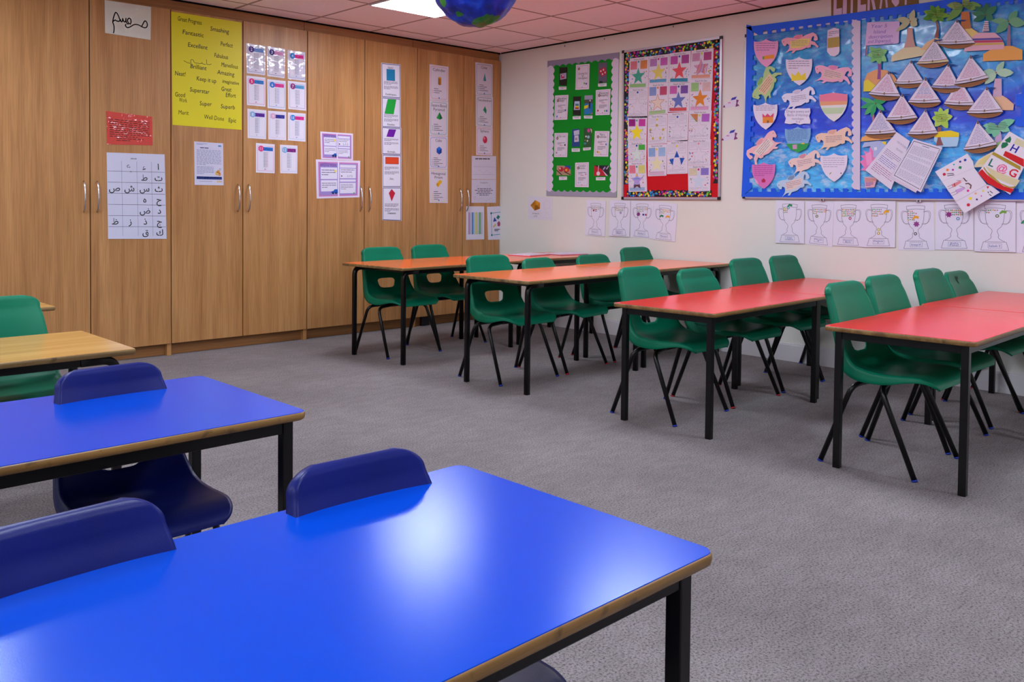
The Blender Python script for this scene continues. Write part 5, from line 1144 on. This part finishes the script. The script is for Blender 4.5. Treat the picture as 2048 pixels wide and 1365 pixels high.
palm('cream paper island with pale mint leaves behind the upper right boats', ((985, 755), (988, 660), (1050, 655), (1080, 672), (1130, 715), (1125, 755)), '#e0b490', ((1000, 540), (1046, 540), (1048, 665), (985, 665)), '#c8a8c0', 1010, 500, [(55, 95, 44), (0, 120, 60), (182, 100, 60), (225, 110, 50)], '#9cc4a8', '#a8ccb0')
palm('paper island with mint leaves covered in black handwriting, below the boats', ((985, 1010), (1000, 960), (1045, 955), (1060, 985), (1050, 1030)), '#9cc87c', ((1008, 898), (1040, 900), (1050, 965), (1000, 980)), '#c4a4c8', 1020, 865, [(20, 125, 58), (178, 100, 50), (205, 105, 62), (340, 90, 52), (250, 80, 60)], '#78c49c', '#84c8a4', writing=70)
t = cut('paper_flower', zq(*Z7, (80, 1105), (110, 1090), (85, 1065), (118, 1060), (105, 1030), (140, 1045), (150, 1005), (172, 1035), (170, 1075), (205, 1080), (180, 1140), (150, 1165), (85, 1165), (110, 1145)), '#e07cb8', 'spiky pink paper flower at the left behind the hanging booklet', 'cut-out', None)
p = t.part('shading'); p.P([(.3, .3), (.6, .2), (.7, .7), (.4, .8)], '#e898c8'); p.done()
t = cut('paper_sky_scene', zq(*Z7, (95, 1010), (110, 975), (200, 965), (262, 970), (250, 1060), (180, 1100), (150, 1000)), '#a8b4dc', 'pale blue paper scene with a yellow sun corner beside the pink flower', 'cut-out', None)
p = t.part('drawing'); p.X(zq(*Z7, (232, 968), (262, 970), (256, 992), (240, 985)), '#e4d020').nx().X(zq(*Z7, (175, 1010), (195, 1005), (198, 1025), (180, 1030)), '#d8dce8'); p.done()
t = cut('paper_hull', zq(*Z7, (110, 1210), (200, 1215), (178, 1280), (118, 1282)), '#d8a4b0', 'small handwritten paper boat hull at the bottom left of the right half', 'cut-out', None)
p = t.part('handwriting'); p.script(.06, .12, .94, .50, 3, '#c07050', .5, 3, words=5); p.script(.08, .52, .8, .90, 3, '#6a4ab0', .5, 4, words=4); p.done()

# boats
BW, BH = 503, 462
def boat(apex, Lp, Rp, bot, ink, lab, layer, band='#d0c8dc', ink2=None):
    A, B_, C_ = apex, Lp, Rp
    # template corners: hull left (0,.85), hull right (1,.85), apex (.52,.02)
    def g(u, v):
        v = v if v <= .85 else .85+(v-.85)*1.4
        x = B_[0]+(C_[0]-B_[0])*u; y = B_[1]+(C_[1]-B_[1])*u
        ax = B_[0]+(C_[0]-B_[0])*.52; ay = B_[1]+(C_[1]-B_[1])*.52; k = (.85-v)/.83
        return (x+(A[0]-ax)*k, y+(A[1]-ay)*k)
    out = [(.50, .04), (.52, -.01), (.545, .03), (.58, .12), (.93, .73), (.95, .78), (1, .85), (.90, .92), (.75, .965), (.5, .985), (.28, .965), (.10, .91), (0, .85), (.04, .78)]
    quad = [g(0, 0), g(1, 0), g(1, 1), g(0, 1)]
    z = lambda pts: zq(*Z7, *[g(u, v) for u, v in pts])
    t = cut('paper_boat', z(out), '#d8d0e2', lab, 'cut-out', G_BO, layer=layer, quad=zq(*Z7, *quad))
    p = t.part('hull', 1); p.X(z([(0, .85), (.30, .875), (.65, .87), (1, .85), (.90, .92), (.75, .965), (.5, .985), (.28, .965), (.10, .91)]), '#9a683c')
    for k in range(3): p.X(z([(.06+k*.06, .885+k*.027), (.94-k*.06, .885+k*.027), (.93-k*.06, .893+k*.027), (.07+k*.06, .893+k*.027)]), '#4a2c1c', .0002)
    p.X(z([(0, .845), (.3, .862), (.65, .858), (1, .845), (.99, .868), (.65, .884), (.3, .888), (.01, .866)]), '#3a241c', .0004); p.done()
    p = t.part('rail', 2); p.X(z([(.04, .775), (.5, .79), (.95, .745), (.95, .765), (.5, .812), (.035, .797)]), '#6a4a3a'); p.X(z([(.465, .755), (.51, .752), (.51, .835), (.465, .835)]), '#8a6c50', .0002); p.X(z([(.04, .80), (.5, .815), (.96, .77), (.98, .835), (.5, .855), (.02, .835)]), band, .0001); p.done()
    p = t.part('mast_tip', 2); p.X(z([(.51, .0), (.53, .0), (.565, .13), (.50, .12)]), '#6a5050'); p.X(z([(.54, .02), (.60, .04), (.66, .025), (.80, .05), (.70, .085), (.62, .075), (.56, .10)]), '#123c80', .0003); p.done()
    p = t.part('sail_writing', 2)
    for k in range(12):
        v = .17+k*.048; hw = (v-.03)*.56; c_ = ink if not ink2 or k < 4 or k > 8 else ink2
        rnd = random.Random(k*7+int(apex[0])); u = .52-hw+.04; e = .52+hw*.80-.03
        while u < e-.015:
            l = min(e-u, rnd.uniform(.05, .14)); p.X(z([(u, v), (u+l, v-.004), (u+l, v+.011), (u, v+.015)]), c_); u += l+.014
    p.line([on_w(*q) for q in z([(.50, .05), (.04, .775)])], .0018, '#3a3038', uv=False); p.line([on_w(*q) for q in z([(.57, .12), (.95, .75)])], .0018, '#3a3038', uv=False); p.done()
RI, BI, KI = '#b84c78', '#5c64a8', '#6c6480'
boat((742, 140), (612, 305), (868, 298), 340, KI, 'topmost paper sailing boat with grey writing on its sail', 1)
boat((838, 385), (725, 580), (962, 535), 598, RI, 'tilted paper sailing boat with red writing, under the dark green palm island', 3)
boat((595, 275), (470, 440), (693, 425), 468, '#4c5c70', 'paper sailing boat with a spotted yellow band on its hull', 3, band='#d4c890')
boat((683, 440), (566, 600), (770, 605), 638, RI, 'paper sailing boat with red writing and a multicoloured band, right of the striped one', 1, band='#8890c8')
boat((428, 418), (315, 575), (520, 568), 613, '#a890b0', 'paper sailing boat with pale mauve writing in the left centre', 0)
boat((278, 492), (142, 645), (360, 662), 690, RI, 'leftmost paper sailing boat with rose writing, over the orange island', 2)
boat((530, 535), (413, 702), (640, 702), 738, RI, 'central paper sailing boat with red then blue writing', 4, ink2=BI)
boat((765, 545), (653, 712), (870, 722), 757, RI, 'paper sailing boat whose mast is hidden behind the boat above', 1)
boat((948, 600), (812, 775), (1062, 768), 810, '#a070a0', 'rightmost paper sailing boat with purple writing, over the cream island', 4)
boat((372, 645), (262, 822), (480, 808), 847, RI, 'paper sailing boat with deep rose writing, below the leftmost boat', 4)
boat((222, 755), (115, 918), (335, 908), 950, BI, 'lowest left paper sailing boat with blue writing', 3)
boat((530, 750), (408, 918), (615, 912), 953, '#b06888', 'lowest central paper sailing boat with rose writing beside the lime palm', 2)
boat((886, 830), (792, 1025), (1022, 990), 1045, '#8478b0', 'lowest right paper sailing boat with violet writing', 5)

# booklets and papers hanging over the board
Z5 = (1720, 260, .10256); Z8 = (1870, 260, .13185)
t = cut('story_booklet', zq(*Z5, (775, 50), (1035, 230), (660, 1168), (165, 790)), '#d6d0e2', 'tilted white booklet with purple and blue handwriting lines, left of the dotted one', 'booklet', None, 7, quad=zq(*Z5, (740, 60), (1180, 380), (640, 1165), (165, 790)))
p = t.part('handwriting')
for (u0, v0, u1, v1, n, c_) in ((.12, .36, .80, .50, 4, '#6a4888'), (.12, .53, .86, .68, 4, '#4c54a8'), (.10, .72, .9, .92, 5, '#9a4880')): p.script(u0, v0, u1, v1, n, c_, .28, n, words=8)
p.text('THE MYSTERIOUS', .52, .12, .012, '#8a84a0', width=.5*t.W); p.text('ISLAND', .52, .24, .012, '#8a84a0', width=.26*t.W); p.done()
t = cut('story_booklet', zq(*Z5, (1110, 230), (1600, 380), (1150, 1228), (620, 940)), '#cfc6da', 'white sheet showing behind the dotted booklet', 'booklet', None, 8)
p = t.part('handwriting'); p.script(.1, .90, .9, .95, 1, '#8a84a0', .5, 2, words=7); p.done()
t = cut('story_booklet', zq(*Z5, (1110, 185), (1672, 352), (1250, 1222), (690, 905)), '#d8d4e6', 'white booklet with dense grey print inside a dotted border', 'booklet', None, 9)
p = t.part('dotted_border')
for k in range(22): p.disc(.06+.04*k, .045, .0032, '#3a3448', 5).disc(.06+.04*k, .955, .0032, '#3a3448', 5)
for k in range(30): p.disc(.05, .05+.031*k, .0032, '#3a3448', 5).disc(.95, .05+.031*k, .0032, '#3a3448', 5)
p.done(); p = t.part('printed_text'); p.rect(.38, .085, .62, .097, '#6a6680')
for v0, v1, n in ((.14, .34, 11), (.37, .45, 4), (.48, .72, 13), (.75, .92, 8)): p.script(.11, v0, .90, v1, n, '#9a96b0', .35, n, words=12)
p.done()
t = cut('drawing_booklet', zq(*Z8, (50, 638), (540, 365), (620, 480), (640, 580), (830, 830), (900, 850), (1030, 950), (490, 1268)), '#dcd8e6', 'white booklet with two drawn girls and coloured shape stickers, hanging below the board', 'booklet', None, 9, quad=zq(*Z8, (50, 638), (560, 365), (1030, 950), (490, 1268)))
p = t.part('shape_stickers')
for x, y, r_, c_, n in ((238, 612, 26, '#e88020', 4), (190, 678, 26, '#c01c48', 7), (320, 610, 17, '#a828b0', 10), (335, 530, 20, '#1c9ab0', 3), (430, 575, 30, '#1c8a50', 4), (430, 487, 20, '#202c90', 5), (505, 462, 24, '#1c3ca0', 5), (554, 1138, 28, '#d01c3c', 7), (585, 1042, 30, '#e8d818', 4), (682, 1056, 20, '#4a1c70', 4), (750, 1004, 16, '#d828a8', 3), (664, 967, 18, '#e8a868', 9), (778, 928, 17, '#e0d020', 5), (848, 872, 26, '#d81c30', 3), (548, 925, 20, '#d81c98', 10)):
    a = on_w(*zq(*Z8, (x, y))[0]); e_ = abs(on_w(*zq(*Z8, (x+r_, y))[0])[0]-a[0]); p.nx().poly([(a[0]+e_*math.cos(2*math.pi*k/n+.5), a[1]+e_*math.sin(2*math.pi*k/n+.5)) for k in range(n)], c_)
p.done(); p = t.part('drawn_girls')
for pts, c_ in ((((300, 830), (430, 770), (450, 800), (360, 860), (320, 875), (296, 830)), '#e08890'), (((345, 812), (358, 860), (348, 865), (335, 818)), '#5a2c30'), (((355, 915), (490, 865), (510, 890), (440, 940), (380, 965)), '#c8a0d8'), (((435, 740), (490, 745), (500, 790), (455, 795)), '#dcd0dc'), (((505, 850), (570, 840), (580, 895), (530, 910)), '#dcd0dc'),
                (((465, 735), (490, 730), (520, 770), (545, 775), (520, 790), (500, 770), (480, 745)), '#4a2c30'), (((505, 812), (560, 805), (605, 840), (595, 895), (570, 895), (585, 850), (555, 825), (510, 828)), '#6a4a48')): p.X(zq(*Z8, *pts), c_)
for a, b in (((300, 840), (240, 865)), ((320, 872), (255, 895)), ((375, 930), (290, 965)), ((395, 960), (310, 1000)), ((445, 775), (380, 770)), ((420, 850), (495, 880))): p.line([on_w(*q) for q in zq(*Z8, a, b)], .003, '#9a8498', uv=False)
p.done(); p = t.part('handwriting')
for a, b in (((235, 670), (330, 665)), ((240, 700), (340, 685)), ((850, 940), (860, 960)), ((880, 930), (920, 960)), ((870, 980), (900, 1000))): p.line([on_w(*q) for q in zq(*Z8, a, b)], .004, '#3a3448', uv=False)
p.line([on_w(*q) for q in zq(*Z8, (360, 1092), (880, 810))], .0016, '#a8a0b8', uv=False); p.line([on_w(*q) for q in zq(*Z8, (150, 790), (640, 580))], .0012, '#b8b0c8', uv=False); p.done()
t = cut('paper_slope', zq(*Z8, (610, 575), (700, 450), (900, 340), (960, 330), (840, 560)), '#dcd0b0', 'pale cream paper island corner between the two hanging booklets', 'cut-out', None, 5)
p = t.part('shading'); p.P([(.2, .8), (.5, .3), (.8, .2), (.5, .8)], '#d8cc88'); p.done()
t = cut('ribbon_booklet', zq(*Z8, (1180, 30), (1560, 250), (1190, 985), (705, 655)), '#dcd8e4', 'white booklet with felt letters and red and gold ribbons, right edge of the photo', 'booklet', None, 12)
p = t.part('felt_letters', 1)
def lett(ch, x, y, h, c_, rot):
    p.nx(); c = on_w(*zq(*Z8, (x, y))[0]); vs, fs, w_, _ = glyphs(ch, .02); k = h/.7; i = p.mi(c_); ca, sa = math.cos(R(rot)), math.sin(R(rot)); bv = []
    for x_, y_ in vs:
        X, Y = (x_-w_/2)*k, (y_-.35)*k; bv.append(p.bm.verts.new(to3('w', (c[0]+X*ca-Y*sa, c[1]+X*sa+Y*ca), t.off+p.h)-t.origin))
    for f in fs: p.bm.faces.new([bv[j] for j in f]).material_index = i
lett('H', 1260, 290, .040, '#2020a0', -28); lett('L', 920, 505, .042, '#1c6c5c', -25); lett('@', 1075, 585, .040, '#e06898', -15); lett('G', 1240, 655, .044, '#c81830', -25); p.done()
p = t.part('green_leaves', 1); p.X(zq(*Z8, (1110, 165), (1195, 105), (1210, 150), (1190, 205), (1130, 190)), '#0c7448').nx().X(zq(*Z8, (1055, 250), (1075, 200), (1150, 195), (1165, 235), (1120, 275), (1065, 290)), '#0c7448'); p.done()
p = t.part('red_ribbon', 2); p.X(zq(*Z8, (1120, 325), (1400, 450), (1400, 570), (1085, 395)), '#c80c1c'); p.nx().X(zq(*Z8, (705, 655), (770, 600), (850, 690), (960, 770), (1100, 860), (1250, 900), (1205, 960), (1000, 890), (850, 810)), '#c80c1c'); p.done()
p = t.part('gold_ribbon', 4); p.X(zq(*Z8, (945, 340), (1350, 560), (1350, 620), (915, 378)), mat('#a88c30', .3, .5, 'gold_ribbon', 0, .6)); p.nx().X(zq(*Z8, (795, 560), (850, 640), (950, 720), (1050, 810), (1180, 865), (1275, 860), (1250, 890), (1150, 878), (1000, 800), (870, 700), (790, 590)), mat('#a88c30', .3, .5)); p.done()
p = t.part('cream_ribbon', 3); p.X(zq(*Z8, (820, 550), (1000, 640), (1340, 770), (1280, 860), (1050, 770), (930, 720)), '#cfc8a0'); p.nx().X(zq(*Z8, (1290, 130), (1400, 180), (1400, 280), (1245, 215)), '#d0cca8'); p.done()

# ------------------------------------------------------------------ lettering banner above the board
t = Flat('lettering_banner', 'w', [(1663, -40), (1832, -80), (1838, 8), (1663, 33)], '#7a5c2c', 'brown banner with pale capital letters reading LITERACY, cut by the top of the photo', 'sign', None, off=.0006, th=.004)
p = t.part('capital_letters')
a0, b0 = on_w(1668, 30); a1, b1 = on_w(1822, 8)
for k, ch in enumerate('LITERACY'):
    p.nx(); xs = (1676, 1690, 1704, 1724, 1744, 1768, 1790, 1812)[k]; hh = .20
    c = on_w(xs, 29-(xs-1668)*.155); vs, fs, w_, _ = glyphs(ch, .035); kx = {'I': 1.3, 'L': 1.0}.get(ch, 1.0)*.26; ky = .27; i = p.mi('#d0b8d4')
    tw = w_*kx; bv = []
    W_ = abs(on_w(xs+(5 if ch == 'I' else 9), 20)[0]-on_w(xs-(3 if ch == 'I' else 8), 20)[0]); sx = W_/w_
    for x_, y_ in vs: bv.append(p.bm.verts.new(to3('w', (c[0]+(x_-w_/2)*sx, c[1]+y_*ky), t.off+p.h)-t.origin))
    for f in fs: p.bm.faces.new([bv[j] for j in f]).material_index = i
p.done()

# small bits on the wall
for k, (x, y, lab) in enumerate(((1130, 92, 'lump of sticky tack under the ceiling above the green board'), (1209, 78, 'lump of sticky tack right of the green board top'), (1347, 53, 'lump of sticky tack above the red board'))):
    a = on_w(x, y); bm = bmesh.new(); bmesh.ops.create_icosphere(bm, subdivisions=2, radius=.006); bmesh.ops.scale(bm, verts=bm.verts, vec=(.5, .8, 1.4))
    o = from_bm('sticky_tack', bm, mat('#7a7490', .7), None, True); o.location = to3('w', a, .002); tag(o, lab, 'sticky tack', 'sticky tack on the wall')
for x, y, lab in ((1646, 399, 'small metal board clip under the left part of the sea board'), (1839, 401, 'small metal board clip under the middle of the sea board')):
    a = on_w(x, y); bm = bmesh.new(); add_box(bm, (0, 0, 0), (.014, .03, .024), 0, .002); o = from_bm('board_clip', bm, M['alu']); o.location = to3('w', a, .0075); tag(o, lab, 'clip', 'metal clips under the sea board')
    bm = bmesh.new(); add_box(bm, (-.008, 0, -.004), (.004, .008, .008)); from_bm('screw', bm, M['black_plastic'], o)
